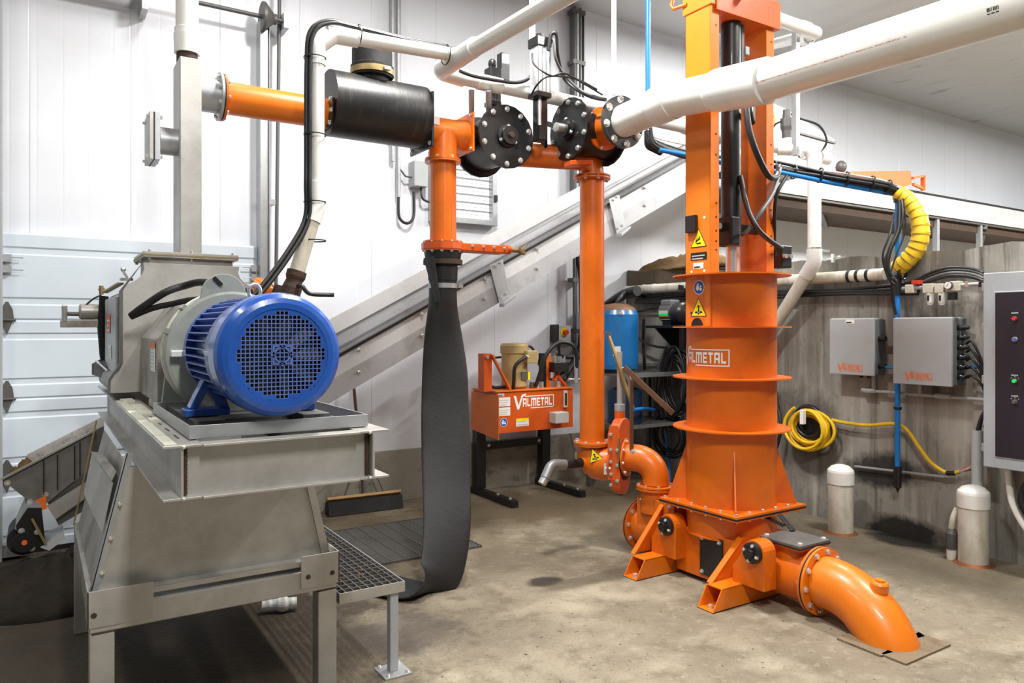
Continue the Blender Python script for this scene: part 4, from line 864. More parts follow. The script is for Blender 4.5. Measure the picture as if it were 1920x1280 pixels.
# find angle facing the camera
def cylmap(o,axis,ref,r,off=.0006):
    o=V(o); ax_=V(axis).normalized(); rf=V(ref).normalized(); sx_=ax_.cross(rf)
    def f(a,b,c=0):
        th=b/r; return o+ax_*a+(rf*math.cos(th)+sx_*math.sin(th))*(r+off+c)
    return f
base=q1+dd*.0; tocam=(V((0,0,EYE))-base); ref=(tocam-dd*tocam.dot(dd)).normalized(); sgn=1 if dd.cross(ref).z>0 else -1
fm=cylmap(base,dd,ref,PR*.97)
mp=(lambda a,b,c=0: fm(a,sgn*(b+.001),c))
q=MB(); put_text(q,mp,'6 IN 150MM PVC DWV ASTM D-2665  NSF-PW DWV WELL CASING  IC-6 MM/W DSTM F 480 CP-115-F  MADE IN U.S.A.  04/24/22 22:06 EXT.#1    GJ',0,0,.0085,.77,.012); q.build('print_line',M['print_red'],t)
bs=q1+dd*1.08; fm2=cylmap(bs,dd,ref,PR*.97); q=MB(); rnd=random.Random(2)
for i in range(8): x0=i*.0055; grid_rect(q,lambda a,b,c=0:fm2(a,sgn*(b+.002),c),x0,x0+rnd.uniform(.002,.0045),0,.014)
for i in range(3): x0=i*.015; grid_rect(q,lambda a,b,c=0:fm2(a,sgn*(b-.008),c),x0,x0+.011,0,.004)
q.build('code_mark',M['sign_black'],t)
# ---- small white wash line
t=thing('wash_pipe',(1.24,3.83,1.4),'white plastic wash line with strapped black cable, from a black valve up over the drum','pipe')
Dv=3.9; r=.039
p0=P(556,512,D=3.86); p1=P(594,385,D=Dv); p2=P(597,72,D=Dv)
Yw=3.83; p3=P(858,104,Y=Yw)
p2=V((p1.x,p1.y,3.035)); p0=P(556,512,D=3.84)
pm=V((p2.x+.13,Yw,3.05))
path=[p0,p1,p2+V((0,0,-.03)),p3]
MB().tube([p0,p1],r,28).build('lower_pipe',M['pvc_dirty'],t)
MB().tube([p1,V((p1.x,p1.y,2.96))],r,28).build('upright_pipe',M['pvc'],t)
MB().tube([V((p2.x+.05,Yw,3.045)),p3],r,28).build('cross_pipe',M['pvc'],t)
MB().tube(fil([p1+(p0-p1).normalized()*.09,p1,p1+V((0,0,.12))],.12,8),r+.007,28).build('elbow',M['pvc_fit'],t)
top=V((p1.x,Yw,3.05)); e_=fil([V((p1.x,p1.y,2.87)),V((p1.x,p1.y,2.97)),top+V((.085,0,-.005)),top+V((.22,0,0))],.06,6); MB().tube(e_,r+.007,28).build('elbow',M['pvc_fit'],t)
cd_=P(858,104,Y=Yw); X3=p3.x; z3=3.065
lowend=V((X3,4.06,3.06))
MB().tube(fil([P(1130,-60,X=X3),V((X3,Yw,z3)),lowend,V((X3+.30,4.13,3.06))],[.3,.10],10)[1:] if False else [V((X3,3.86,z3))+(P(1130,-50,X=X3)-V((X3,3.86,z3)))*2.6,V((X3,3.86,z3))],.047,30).build('main_pipe',M['pvc'],t)
MB().tube(fil([V((X3,3.75,z3)),lowend,V((X3+.18,4.10,3.06))],.075,10),.056,30).build('elbow',M['pvc_fit'],t)
MB().tube([V((X3,3.62,z3)),V((X3,3.90,z3))],.056,30).build('wye_fitting',M['pvc_fit'],t)
pA=V((X3+.1,4.10,3.06)); pB=P(1500,284,D=5.9); pB=V((5.02,3.80,2.90))
mid=[pA,pB]
MB().tube(mid,.044,30).build('back_pipe',M['pvc'],t)
for px in(905,922,1256,1452,1478):
    k=(P(px,200,Y=4.1).x-pA.x)/(pB.x-pA.x); c=pA.lerp(pB,k); collar(t,c,pB-pA,.044,.10)
# cable strapped on it
off=V((-.055,-.02,0)); 
cp=[P(470,560,D=3.65),P(500,525,D=3.7),P(540,470,D=3.78),P(572,410,D=3.85),p1+V((-.062,-.02,.1)),V((p1.x-.058,p1.y-.01,2.4)),V((p1.x-.056,p1.y-.01,2.85)),V((p1.x-.04,Yw-.01,3.03)),V((p1.x+.05,Yw-.01,3.105)),V((p1.x+.2,Yw,3.115)),V((p1.x+.5,Yw,3.11)),V((p3.x-.06,Yw,3.12))]
for k,(o,rr) in enumerate(((V((0,0,0)),.0125),(V((.014,-.016,-.012)),.010))):
    MB().tube(spl([c+o for c in cp]),rr,10).build('strapped_cable',M['cable'],t)
for z in(1.95,2.15,2.5,2.9): MB().lathe((p1.x-.012,p1.y-.005,z),(0,0,1),[(0,.055),(0,.058),(.006,.058),(.006,.055)],20).build('cable_tie',M['cable'],t)
for x in(p1.x+.22,p1.x+.75): MB().lathe((x,Yw,3.07),(1,0,0),[(0,.055),(0,.058),(.006,.058),(.006,.055)],20).build('cable_tie',M['cable'],t)
# valve at its foot
t=thing('ball_valve',p0-V((0,0,.2)),'dark rusty ball valve with lever handle behind the blue motor','valve')
dv=(p0-p1).normalized(); 
MB().lathe(p0-dv*.01,dv,[(0,.03),(0,.05),(.03,.05),(.05,.042),(.09,.05),(.13,.05),(.15,.035),(.2,.035)],24).build('valve_body',M['rust'],t)
q=MB(); c=p0+dv*.09; q.tube(spl([c,c+V((.03,-.06,.02)),c+V((.07,-.07,-.02)),c+V((.16,-.09,-.025)),c+V((.19,-.10,-.025))],5),.011,10); q.build('lever_handle',M['black_paint'],t)
t=thing('orange_nozzle',P(505,545,D=3.85),'small orange pipe nozzle under the dark ball valve, behind the motor','pipe fitting')
MB().lathe(P(478,528,D=3.85),P(520,560,D=3.85)-P(478,528,D=3.85),[(0,.0),(0,.03),(.05,.045),(.16,.045),(.16,0)],24).build('nozzle',M['orange_light'],t)
MB().tube([P(515,545,D=3.84),P(545,552,D=3.84)],.035,20).build('elbow_stub',M['rust'],t)
# right hand end of the wash line: elbow, drop and diagonal
t=thing('drain_drop',(5.05,3.8,1.2),'white plastic drop pipe right of the orange mast, angling behind the pump','pipe')
Xd=5.06; k1=P(1527,312,X=Xd); k2=P(1527,492,X=Xd); k3=P(1452,612,X=5.12); k4=P(1400,700,X=5.12)
MB().tube([pB,V((k1.x,k1.y,pB.z-.01)),k1][:2]+[],.044,24).build('stub',M['pvc'],t)
MB().tube(fil([pB-V((.14,.0,0)),V((k1.x,k1.y,pB.z-.02)),V((k1.x,k1.y,pB.z-.22))],.085,10),.056,28).build('elbow',M['pvc_fit'],t)
MB().tube([V((k1.x,k1.y,pB.z-.1)),k2],.050,28).build('drop_pipe',M['pvc'],t)
MB().tube(fil([k2+V((0,0,.10)),k2,k2+(k3-k2).normalized()*.13],.10,8),.057,28).build('elbow',M['pvc_fit'],t)
MB().tube([k2,k3,k4],.049,28).build('diagonal_pipe',M['pvc_dirty'],t)
q=MB(); c=k2+V((0,0,.10)); q.lathe(c,(0,0,1),[(0,.05),(0,.056),(.015,.056),(.015,.05)],24); q.bar(c+V((.04,0,0)),V((XC-.0,c.y,c.z)),.015,.015); q.build('pipe_clamp',M['zinc'],t)
# strut and top pipe
t=thing('support_strut',P(1492,290,D=5.9),'vertical galvanized strut carrying the white pipes right of the mast','strut')
s0=P(1492,50,D=5.75); s1=P(1492,292,D=5.75)
MB().box(s1.x-.022,s1.x+.022,s1.y-.022,s1.y+.022,s1.z,s0.z+.02).build('channel',M['galvanized'],t,.002)
for z in(s1.z+.0,s0.z-.04): MB().cyl((s1.x-.0,s1.y-.035,z),(0,-1,0),.02,.03).build('pipe_clamp',M['zinc'],t)
t=thing('vent_pipe',P(1500,60,D=5.8),'white plastic pipe with elbow near the ceiling right of the mast top','pipe')
MB().tube(fil([P(1380,8,D=5.0),P(1532,62,D=5.75),P(1430,88,D=6.9)],.06,8),.045,24).build('pipe',M['pvc'],t)
for px,py in((1508,53),): collar(t,P(px,py,D=5.65),P(1532,62,D=5.75)-P(1380,8,D=5.0),.045,.11)
collar(t,P(1512,72,D=5.95),P(1430,88,D=6.9)-P(1532,62,D=5.75),.045,.12)
t=thing('air_filter',P(1475,225,D=6.0),'dark sensor fitting on the white pipe right of the orange mast','sensor')
c=P(1475,262,D=6.0); q=MB(); q.lathe(c,(0,0,1),[(0,0),(0,.035),(.07,.04),(.10,.05),(.17,.05),(.17,.035),(.24,.03),(.24,0)],24); q.build('filter_body',M['dark_steel'],t)
MB().lathe(c-V((0,0,.09)),(0,0,1),[(0,.04),(.1,.036)],20).build('tee_stub',M['pvc_fit'],t)
MB().tube(spl([c+V((.02,0,.22)),P(1500,222,D=6.0),P(1535,235,D=6.0),P(1550,262,D=6.0),P(1540,282,D=6.0),P(1520,285,D=5.9)]),.010,8).build('hose_loop',M['cable'],t)
MB().tube(spl([c+V((-.03,0,.15)),P(1452,235,D=6.0),P(1440,262,D=6.0)]),.008,8).build('hose_loop',M['cable'],t)
# thin verticals
t=thing('white_rod',P(1150,150,D=5.2),'thin white vertical pipe from the ceiling above the black flange','pipe')
c=P(1151,178,D=5.2); MB().tube([c,(c.x,c.y,4.7)],.017).build('pipe',M['pvc_fit'],t)
t=thing('white_rod',P(997,60,D=5.3),'short white vertical pipe from the ceiling above the white air cylinder','pipe')
c=P(998,80,D=5.3); MB().tube([c,(c.x,c.y,4.7)],.022).build('pipe',M['pvc'],t)
# ================================================================ LIFT PUMP (centre 3.53, 3.085)
QX,QY=3.53,3.085
t=thing('transfer_pump',(QX,QY,0),'tall orange piston pump tower with ringed round column, twin masts and black cylinder','pump')
pump=t
# base housing
q=MB(); q.prism([(3.30,2.86,.03),(3.30,3.31,.03),(3.30,3.31,.30),(3.30,2.86,.30)],(.44,0,0)); q.build('base_housing',M['orange'],t,.004)
MB().lathe((QX,QY,.285),(0,0,1),[(0,.0),(0,.262),(.16,.262)],64).build('lower_collar',M['orange'],t)
MB().lathe((QX,QY,.279),(0,0,1),[(0,.22),(0,.272),(.010,.272),(.010,.262)],64).build('collar_ring',M['orange'],t)
# square flanges
q=MB(); q.box(QX-.30,QX+.30,QY-.30,QY+.30,.428,.438); q.build('lower_flange',M['orange'],t,.002)
MB().box(QX-.302,QX+.302,QY-.302,QY+.302,.438,.446).build('gasket',M['rubber'],t)
q=MB(); q.box(QX-.30,QX+.30,QY-.30,QY+.30,.446,.460); q.build('base_flange',M['orange'],t,.002)
for i in range(6):
    s=-.275+.55*i/5
    for x,y in((QX-.275,QY+s),(QX+s,QY-.275),(QX+.275,QY+s)):
        if (x,y)==(QX+.275,QY-.275): continue
        bolt(t,(x,y,.460),(0,0,1),.010); 
        if x<QX+.2 or y<QY-.2: bolt(t,(x,y,.428),(0,0,-1),.009)
# column
CR=.262
MB().lathe((QX,QY,.46),(0,0,1),[(0,CR),(1.345,CR)],96).build('column',M['orange'],t)
for z in(.905,1.205,1.503,1.808):
    MB().lathe((QX,QY,z-.004),(0,0,1),[(0,CR),(0,.343),(.008,.343),(.008,CR)],96).build('stiffening_ring',M['orange'],t)
MB().lathe((QX,QY,1.812),(0,0,1),[(0,.343),(.002,.0)],64).build('top_cap',M['orange'],t)
# gussets
for a in(225,135,315,180,270,0,45):
    a=math.radians(a); u=V((math.cos(a),math.sin(a),0)); R1=.37 if int(round(math.degrees(a)))%90 else .29
    q=MB(); c=V((QX,QY,0)); n_=u.cross(V((0,0,1)))
    q.prism([c+u*(CR-.003)+V((0,0,.46))-n_*.004,c+u*R1+V((0,0,.46))-n_*.004,c+u*R1+V((0,0,.475))-n_*.004,c+u*(CR-.003)+V((0,0,.80 if R1>.3 else .62))-n_*.004],n_*.008)
    if R1>.3: q.build('gusset',M['orange'],t)
# big side gussets seen at left and right (wide plates)
for (x,y,dx,dy) in((QX-.17,QY+.24,-.12,.05),(QX+.24,QY-.17,.05,-.12)):
    pass
# masts: U channels, web towards -X
zt=3.47
for x0,nm in((3.27,'mast'),(3.755,'mast')):
    q=MB(); q.box(x0,x0+.008,QY-.075,QY+.12,1.508 if x0<3.5 else 1.81,zt); q.box(x0,x0+.07,QY-.078,QY-.070,1.508 if x0<3.5 else 1.81,zt); q.box(x0,x0+.07,QY+.115,QY+.12,1.508 if x0<3.5 else 1.81,zt)
    ms=q.build('mast',M['orange_light'] if x0<3.5 else M['orange'],t,.0015)
    for z in(1.62,1.68,1.74,1.95,2.0,2.06,2.14,2.22,2.5,2.62,3.25):
        MB().cyl((x0+.045,QY-.0785,z),(0,-1,0),.001,.006).build('hole',M['black_paint'],ms)
    if x0<3.5:
        for y in(QY-.03,QY+.07):
            for z in(1.585,1.83,2.14): MB().cyl((x0-.0,y,z),(-1,0,0),.0012,.008).build('hole',M['sign_white' if z>1.8 else 'black_paint'],ms)
# cutout at the foot of left mast
q=MB(); pts=[(3.2685,QY+.025+.045*math.cos(PI*i/12),1.512+.045*math.sin(PI*i/12)) for i in range(13)]; q.prism(pts,(-.0015,0,0)); q.build('cutout',M['black_paint'],t)
fm=flatmap((3.269,QY+.10,1.60),(0,-1,0),(0,0,1),.001)
def mm(z,y=.0): return flatmap((3.269,QY+.095-y,z),(0,-1,0),(0,0,1),.001)
tri_sign(t,mm(1.565,.02),.125,'yellow triangle warning sign with figure',1)
round_sign(t,mm(1.735,.085),.042)
tri_sign(t,mm(1.97,.02),.125,'yellow triangle warning sign with hand',0)
plate(t,'rating_plate',mm(1.895,.02),.125,.045,'sign_black','black rating plate',2,'label_grey')
plate(t,'barcode_label',mm(1.845,.04),.08,.035,'sign_white','white sticker',1)
# lower extension of left mast web wrapped in the column zone
# top beam
q=MB(); q.box(3.30,3.86,QY-.10,QY-.085,3.33,3.50); q.box(3.30,3.86,QY-.085,QY+.14,3.33,3.345); q.box(3.30,3.86,QY+.125,QY+.14,3.345,3.50); q.box(3.85,3.86,QY-.085,QY+.125,3.345,3.5); q.build('top_beam',M['orange_red'],t,.002)
MB().box(3.262,3.34,QY-.09,QY+.135,3.36,3.60).build('mast_head',M['orange_light'],t,.003)
c=V((QX-.04,QY-.105,3.44)); q=MB(); q.cyl(c,(0,-1,0),.03,.018); q.ball(c+V((0,-.04,0)),.022); q.bar(c+V((-.0,-.03,.0)),c+V((-.09,-.03,.12)),.010,.006); q.build('eye_bolt',M['zinc'],t)
q=MB(); c=V((3.262,QY+.1,3.42)); q.tube([c+V((0,0,0)),c+V((-.02,.09,0)),c+V((-.02,.11,.03)),c+V((-.01,.09,.11)),c+V((0,0,.13))],.011,10); q.build('lifting_ear',M['orange'],t)
# hydraulic cylinder
MB().lathe((QX,QY,1.99),(0,0,1),[(0,0),(0,.059),(1.37,.059),(1.37,0)],40).build('cylinder_barrel',M['black_paint'],t)
q=MB(); q.cyl((QX,QY,3.36),(0,0,1),.03,.072); q.cyl((QX-.05,QY-.06,3.375),(0,0,1),.012,.014); q.build('cylinder_cap',M['black_paint'],t)
q=MB(); q.box(QX-.075,QX-.0,QY-.07,QY+.07,1.99,2.16); q.build('gland_block',M['black_paint'],t,.01)
MB().cyl((QX,QY,1.80),(0,0,1),.20,.032).build('piston_rod',M['zinc'],t)
q=MB(); q.box(3.285,3.755,QY-.02,QY+.02,2.075,2.125); q.build('guide_bar',M['black_paint'],t,.003)
q=MB(); q.box(3.245,3.268,QY+.02,QY+.10,2.06,2.16); q.build('guide_clamp',M['black_paint'],t,.003)
MB().cyl((3.40,QY-.02,2.10),(0,-1,0),.012,.018).build('guide_bolt',M['zinc'],t)
q=MB(); q.box(QX+.06,QX+.085,QY-.03,QY+.03,2.9,3.33); q.build('sensor_rail',M['dark_steel'],t,.002)
for z in(2.95,3.06,3.15): MB().box(QX+.085,QX+.12,QY-.04,QY+.0,z,z+.05).build('sensor_block',M['galvanized'],t,.004)
q=MB(); q.tube([(QX+.155,QY-.03,2.75),(QX+.155,QY-.03,3.08)],.018); q.tube(fil([(QX+.155,QY-.03,3.05),(QX+.155,QY-.03,3.10),(QX+.09,QY-.02,3.10)],.02,4),.02); q.build('hose_fitting',M['zinc'],t)
for k,(pts,r,m_) in enumerate((([(QX+.155,QY-.03,2.75),P(1400,190,D=4.35),P(1404,240,D=4.3),P(1420,290,D=4.3),P(1440,328,D=4.35),P(1455,332,D=4.5),P(1462,312,D=4.7)],.018,'cable'),([P(1388,330,D=4.45),P(1400,385,D=4.4),P(1418,425,D=4.35),P(1440,448,D=4.4),P(1465,465,D=4.6)],.015,'cable'),([P(1462,315,D=4.6),P(1450,360,D=4.5),P(1425,400,D=4.4),P(1402,432,D=4.4),P(1392,440,D=4.45)],.013,'cable_grey'),([P(1475,330,D=4.6),P(1455,370,D=4.55),P(1452,440,D=4.6),P(1452,480,D=4.6)],.011,'cable'))):
    MB().tube(spl(pts),r,12).build('hydraulic_hose',M[m_],t)
q=MB(); c=P(1463,482,D=4.75); q.box(c.x-.05,c.x+.05,c.y-.05,c.y+.05,c.z-.07,c.z+.07); q.build('valve_block',M['black_paint'],t,.006)
for dx in(-.03,.02): MB().cyl(c+V((dx,-.05,.0)),(0,-1,0),.02,.014).build('block_plug',M['zinc'],t)
MB().tube([(QX+.16,QY+.1,1.81),(QX+.16,QY+.1,3.2)],.028).build('guide_tube',M['pvc'],t)
# logo wrapped on the column
th0=math.atan2(0-QY,0-QX)
def colmap(a,b,c=0):
    th=thL+a/CR; return V((QX+(CR+.0015+c)*math.cos(th),QY+(CR+.0015+c)*math.sin(th),1.275+b))
# right edge of the word at px 1368
best=min([math.radians(k/4) for k in range(720,1440)],key=lambda th:abs((lambda p:(CX+F_PX*((p.x*RT[0]+p.y*RT[1])/(p.x*FW[0]+p.y*FW[1]))))(V((QX+CR*math.cos(th),QY+CR*math.sin(th),0)))-1368)+(0 if math.cos(th-th0)>0 else 1e4))
LW=.375; thL=best-LW/CR
logo(colmap,'logo_decal',M['sign_white'],t,LW,8)
# feet
for y in(3.385,2.79):
    q=MB(); x0=2.99; x1=4.05; w=.056; h=.115; s=.07; th=.007
    # box section with slanted open end
    q.prism([(x0,y-w,0),(x1,y-w,0),(x1,y-w,h),(x0+s,y-w,h)],(0,th,0)); q.prism([(x0,y+w-th,0),(x1,y+w-th,0),(x1,y+w-th,h),(x0+s,y+w-th,h)],(0,th,0))
    q.prism([(x0,y-w,0),(x1,y-w,0),(x1,y-w,th),(x0,y-w,th)],(0,2*w,0)); q.prism([(x0+s,y-w,h-th),(x1,y-w,h-th),(x1,y-w,h),(x0+s,y-w,h)],(0,2*w,0))
    f_=q.build('foot',M['orange_light'],t,.002); bolt(f_,(x0+.045,y,th),(0,0,1),.014,.018)
    MB().box(x0+.0,x1,y-w-.002,y+w+.002,-.0,.003).build('foot_pad',M['rubber'],f_)
# trunnion plates over the feet, each a triangular web with a black bearing knob
for yw,ya_,yb_,ht,hw in((3.462,3.25,3.44,.345,.37),(2.845,2.60,2.80,.345,.30)):
    q=MB(); q.prism([(3.09,yw,.113),(3.40,yw,.113),(3.40,yw,hw+.02),(3.34,yw,hw+.02)],(0,.012,0)); q.build('side_web',M['orange'],t,.001)
    q=MB(); q.bar((3.095,yw+.005,.115),(3.345,yw+.005,hw+.02),.045,.008,(0,1,0)) if False else q.prism([(3.085,yw-.012,.113),(3.10,yw-.012,.113),(3.35,yw-.012,hw+.02),(3.335,yw-.012,hw+.02)],(0,.035,0)); q.build('web_flange',M['orange_light'],t,.001)
    yc_=3.30 if yw>3 else 2.655; q=MB(); q.prism([(3.215,yb_,.113),(3.215,yb_,.20)]+[(3.215,yc_+.068*math.cos(PI*i/10),.303+.068*math.sin(PI*i/10)) for i in range(11)]+[(3.215,yc_-.068,.113)],(.095,0,0)); q.build('bearing_housing',M['orange'],t,.004)
for (c,dn) in((V((3.214,3.30,.302)),(-1,0,0)),(V((3.214,2.655,.305)),(-1,0,0))):
    q=MB(); q.lathe(c,dn,[(0,.0),(0,.056),(.022,.056),(.028,.044),(.030,.028),(.05,.026),(.05,0)],28); k_=q.build('bearing_cap',M['black_paint'],t)
    for a in(.3,1.87,3.44,5.0): bolt(k_,c+V((-.024,.042*math.cos(a),.042*math.sin(a))),dn,.009)
q=MB(); q.box(3.289,3.2995,2.94,3.11,.055,.29); o=q.build('inspection_cover',M['black_paint'],t,.003)
for y in(2.96,3.09):
    for z in(.075,.27): bolt(o,(3.289,y,z),(-1,0,0),.010)
# flow pipe through the base
XA=3.46; ZA=.178; PR2=.135
MB().lathe((XA,3.30,ZA),(0,1,0),[(0,PR2),(.47,PR2)],48).build('inlet_barrel',M['orange'],t)
flange(t,(XA,3.77,ZA),(0,1,0),.172,.014,10,'inlet_flange',a0=.1,br=.014)
MB().lathe((XA,3.777,ZA),(0,1,0),[(0,.1),(0,.174),(.006,.174),(.006,0)],44).build('gasket',M['rubber'],t)
MB().lathe((XA,3.783,ZA),(0,1,0),[(0,.1),(0,.171),(.012,.171),(.012,0)],44).build('blind_flange',M['orange'],t)
MB().lathe((XA,2.44,ZA),(0,1,0),[(0,PR2),(.43,PR2)],48).build('outlet_barrel',M['orange'],t)
q=MB(); q.box(3.33,3.60,3.36,3.70,ZA,.40); q.build('inlet_housing',M['orange'],t,.004)
for z in(.38,): 
    for y in(3.4,3.66): bolt(t,(3.33,y,z),(-1,0,0),.010)
q=MB(); q.lathe((XA+.0,2.585,.25),(0,0,1),[(0,.11),(.085,.10)],32); q.box(XA-.125,XA+.125,2.46,2.71,.335,.345); q.build('cleanout_neck',M['orange'],t,.002)
q=MB(); q.box(XA-.128,XA+.128,2.457,2.713,.350,.366); o=q.build('cleanout_cover',M['dark_steel'],t,.003)
MB().box(XA-.13,XA+.13,2.455,2.715,.345,.350).build('gasket',M['rubber'],t)
for x in(-.1,.1):
    for y in(2.48,2.69): bolt(o,(XA+x,y,.366),(0,0,1),.014)
q=MB(); q.bar((XA+.09,2.72,.385),(XA+.05,2.95,.445),.035,.008); q.bar((XA+.09,2.66,.37),(XA+.10,2.76,.44),.03,.008); q.bar((XA+.05,2.95,.445),(XA-.08,3.00,.43),.02,.02); q.build('link_handle',M['black_paint'],t,.002)
flange(t,(XA,2.437,ZA),(0,1,0),.175,.014,10,'outlet_flange',m='orange',a0=.1,br=.014,both=False)
MB().lathe((XA,2.424,ZA),(0,1,0),[(0,.1),(0,.176),(.006,.176),(.006,0)],44).build('gasket',M['rubber'],t)
# outlet elbow into the floor
t=thing('outlet_elbow',(XA,2.1,0),'big orange pipe elbow with capped stub curving down into the floor','pipe elbow')
MB().lathe((XA,2.408,ZA),(0,1,0),[(0,.12),(0,.175),(.014,.175),(.014,.12)],52).build('flange',M['orange_light'],t,.002)
bolts_ring(t,(XA,2.408,ZA),(0,-1,0),.152,10,.014,.1)
R=.36; arc=[(XA-.03*i/14,2.40-.04-R*math.sin(math.radians(5.2*i)),ZA-R*(1-math.cos(math.radians(5.2*i)))) for i in range(15)]
MB().tube([(XA,2.405,ZA)]+arc,[.132]*2+[.132]*6+[.134]*8,48).build('elbow',M['orange_light'],t)
ca=math.radians(52); nrm=V((0,-math.sin(ca)*.0-.25,1)).normalized(); c=V((XA-.01,2.11,.09))
MB().lathe(c,(0,-.08,1),[(0,.038),(.06,.036),(.125,.033),(.13,.040),(.137,.042),(.17,.042),(.178,.036),(.181,.022),(.19,.022),(.19,0)],28).build('capped_stub',M['orange_light'],t)
t=thing('floor_plate',(3.4,2.0,0),'worn square wooden plate around the orange elbow at the floor','floor plate')
for pl in(((1652,1229),(1699,1248),(1783,1211),(1722,1188)),((1569,1199),(1594,1190),(1676,1226),(1652,1232)),((1676,1190),(1722,1187),(1735,1196),(1700,1206))):
    q=MB(); q.prism([P(a,b,Z=0) for a,b in pl],(0,0,.010)); q.build('board',M['board'],t,.001)
# ---- inlet piping: elbow body, gate valve, elbow down to the pump; runs diagonally from the riser
DG=V((.5,-.866,0)).normalized(); NG=V((DG.y,-DG.x,0)); ZG=.63
def G(u,w,z): return V((RX,RY,0))+DG*u+NG*w+V((0,0,z))
def ref_dir(c): v=V((0,0,EYE))-c; v.z=0; return v.normalized()
t=thing('inlet_elbow',G(0,0,.5),'orange lower elbow body with yellow warning sign under the tall riser','pipe elbow')
MB().tube([G(0,0,.715),G(0,0,.68),G(.004,0,.645),G(.02,0,.612),G(.05,0,.59),G(.09,0,.585),G(.155,0,.59)],[.086,.093,.103,.115,.120,.118,.108],40).build('elbow_body',M['orange'],t)
MB().lathe(G(0,0,.60),(0,0,-1),[(0,.085),(.05,.08),(.09,.05),(.10,0)],30).build('elbow_bottom',M['orange'],t)
flange(t,(RX,RY,.709),(0,0,1),.128,.010,0)
flange(t,G(.160,0,.60),DG,.135,.014,8,'neck_flange',m='orange_red',a0=.2,br=.011)
bc=G(.01,0,0); rf=ref_dir(bc); rt=V((-rf.y,rf.x,0))
ang=math.radians(20); up_=V((0,0,1)); r1=(rt*math.cos(ang)+up_*math.sin(ang)); u1=(up_*math.cos(ang)-rt*math.sin(ang))
tri_sign(t,flatmap(G(.02,0,.60)+rf*.128-rt*.035,r1,u1,.001),.10,'yellow triangle warning sign with figure',1)
plate(t,'info_label',flatmap(G(.11,0,.535)+rf*.118-rt*.025,rt,up_,.006),.07,.075,'label_grey','pale paper label')
t=thing('drain_valve',P(1060,880,D=4.9),'small grey drain elbow with black ball valve left of the orange elbow','valve')
a=P(1103,864,D=5.04);b=P(1090,867,D=5.0);c=P(1060,871,D=4.95)
MB().tube([a,b],.034,20).build('nipple',M['orange_light'],t)
MB().tube([b,c],.033,20).build('valve_body',M['black_paint'],t)
MB().tube(fil([c,P(1034,870,D=4.9),P(1022,897,D=4.85)],.06,8),.034,20).build('elbow',M['dark_galv'],t)
MB().tube([P(1024,892,D=4.86),P(1016,907,D=4.84)],.029,20).build('outlet',M['galvanized'],t)
q=MB(); q.bar(P(1080,862,D=4.95),P(1077,842,D=4.95),.02,.012,(1,0,0)); q.bar(P(1077,842,D=4.95),P(1070,812,D=4.95),.022,.01,(1,0,0)); q.build('lever',M['dark_steel'],t)
MB().cyl(P(1080,860,D=4.93),(0,0,1),.04,.010).build('stem',M['brass'],t)
t=thing('gate_valve',G(.2,0,.40),'red-orange knife gate valve standing upright between the elbows','valve')
def gp(w,z,u=.172): return G(u,w,z)
q=MB(); prof=[(-.115,.50),(-.115,.83)]+[(.115*math.cos(PI-PI*i/10),.83+.07*math.sin(PI*i/10)) for i in range(1,10)]+[(.115,.83),(.115,.50),(.10,.44),(.05,.405),(0,.39),(-.05,.405),(-.10,.44)]
q.prism([gp(w,z) for w,z in prof],DG*.065); q.build('gate_body',M['orange_red'],t,.008)
q=MB(); q.prism([gp(w,z,.160) for w,z in((-.07,.72),(.08,.72),(.07,.84),(-.06,.84))],DG*.075); q.build('bonnet_panel',M['orange_red'],t,.006)
q=MB(); q.prism([G(.155,.118,.50),G(.24,.118,.50),G(.24,.118,.80),G(.225,.118,.86),(G(.17,.118,.86)),G(.155,.118,.80)],NG*-.03); q.build('side_strip',M['orange_red'],t,.003)
for z in(.47,.54,.62,.70,.80): bolt(t,G(.178,.119,z),NG,.010)
for z in(.50,.60,.70): bolt(t,G(.222,.119,z),NG,.010)
q=MB(); q.box(0,0,0,0,0,0) if False else q.bar(G(.235,.122,.62),G(.235,.122,.78),.012,.012,(1,0,0)); q.build('guide_rod',M['brass'],t)
MB().lathe(G(.236,0,.62),DG,[(0,.05),(0,.130),(.006,.130),(.006,.05)],36).build('gasket',M['rubber'],t)
MB().cyl(G(.197,0,.895),(0,0,1),.055,.034).build('stem_neck',M['orange_red'],t)
MB().cyl(G(.197,0,.945),(0,0,1),.045,.035).build('stem_nut',M['galvanized'],t)
MB().tube([G(.197,0,.98),G(.197,0,1.34)],.018).build('stem',M['stainless'],t)
MB().bar(G(.30,.06,.67),G(.30,.06,1.16),.012,.025,(1,0,0)).build('lever_post',M['brown'],t,.001)
bolt(t,G(.31,.07,.69),NG,.014)
MB().bar(P(1170,688,D=4.95),P(1262,775,D=4.8),.012,.035).build('lever_bar',M['brown'],t,.001)
MB().bar(P(1141,628,D=4.97),P(1187,765,D=4.9),.018,.018,(0,1,0)).build('pull_bar',M['brass'],t,.002)
MB().bar(P(1132,622,D=4.97),P(1147,625,D=4.97),.03,.012).build('handle_grip',M['dark_steel'],t)
MB().tube(spl([P(1165,690,D=4.97),P(1180,712,D=4.97),P(1183,740,D=4.97)]),.016,10).build('curved_guide',M['stainless'],t)
IN=G(.445,0,0)
t=thing('pump_inlet_elbow',V((IN.x,IN.y,.42)),'orange elbow turning down onto the pump inlet beside the gate valve','pipe elbow')
MB().tube(fil([G(.245,0,.64),G(.445,0,.64),G(.445,0,.48)],.13,12),.088,40).build('elbow',M['orange'],t)
flange(t,G(.248,0,.64),DG,.125,.012,8,a0=.2,br=.010,both=False)
flange(t,G(.445,0,.470),(0,0,1),.128,.011,8,br=.010)
t=pump
flange(t,G(.445,0,.455),(0,0,1),.128,.011,0,'inlet_flange')
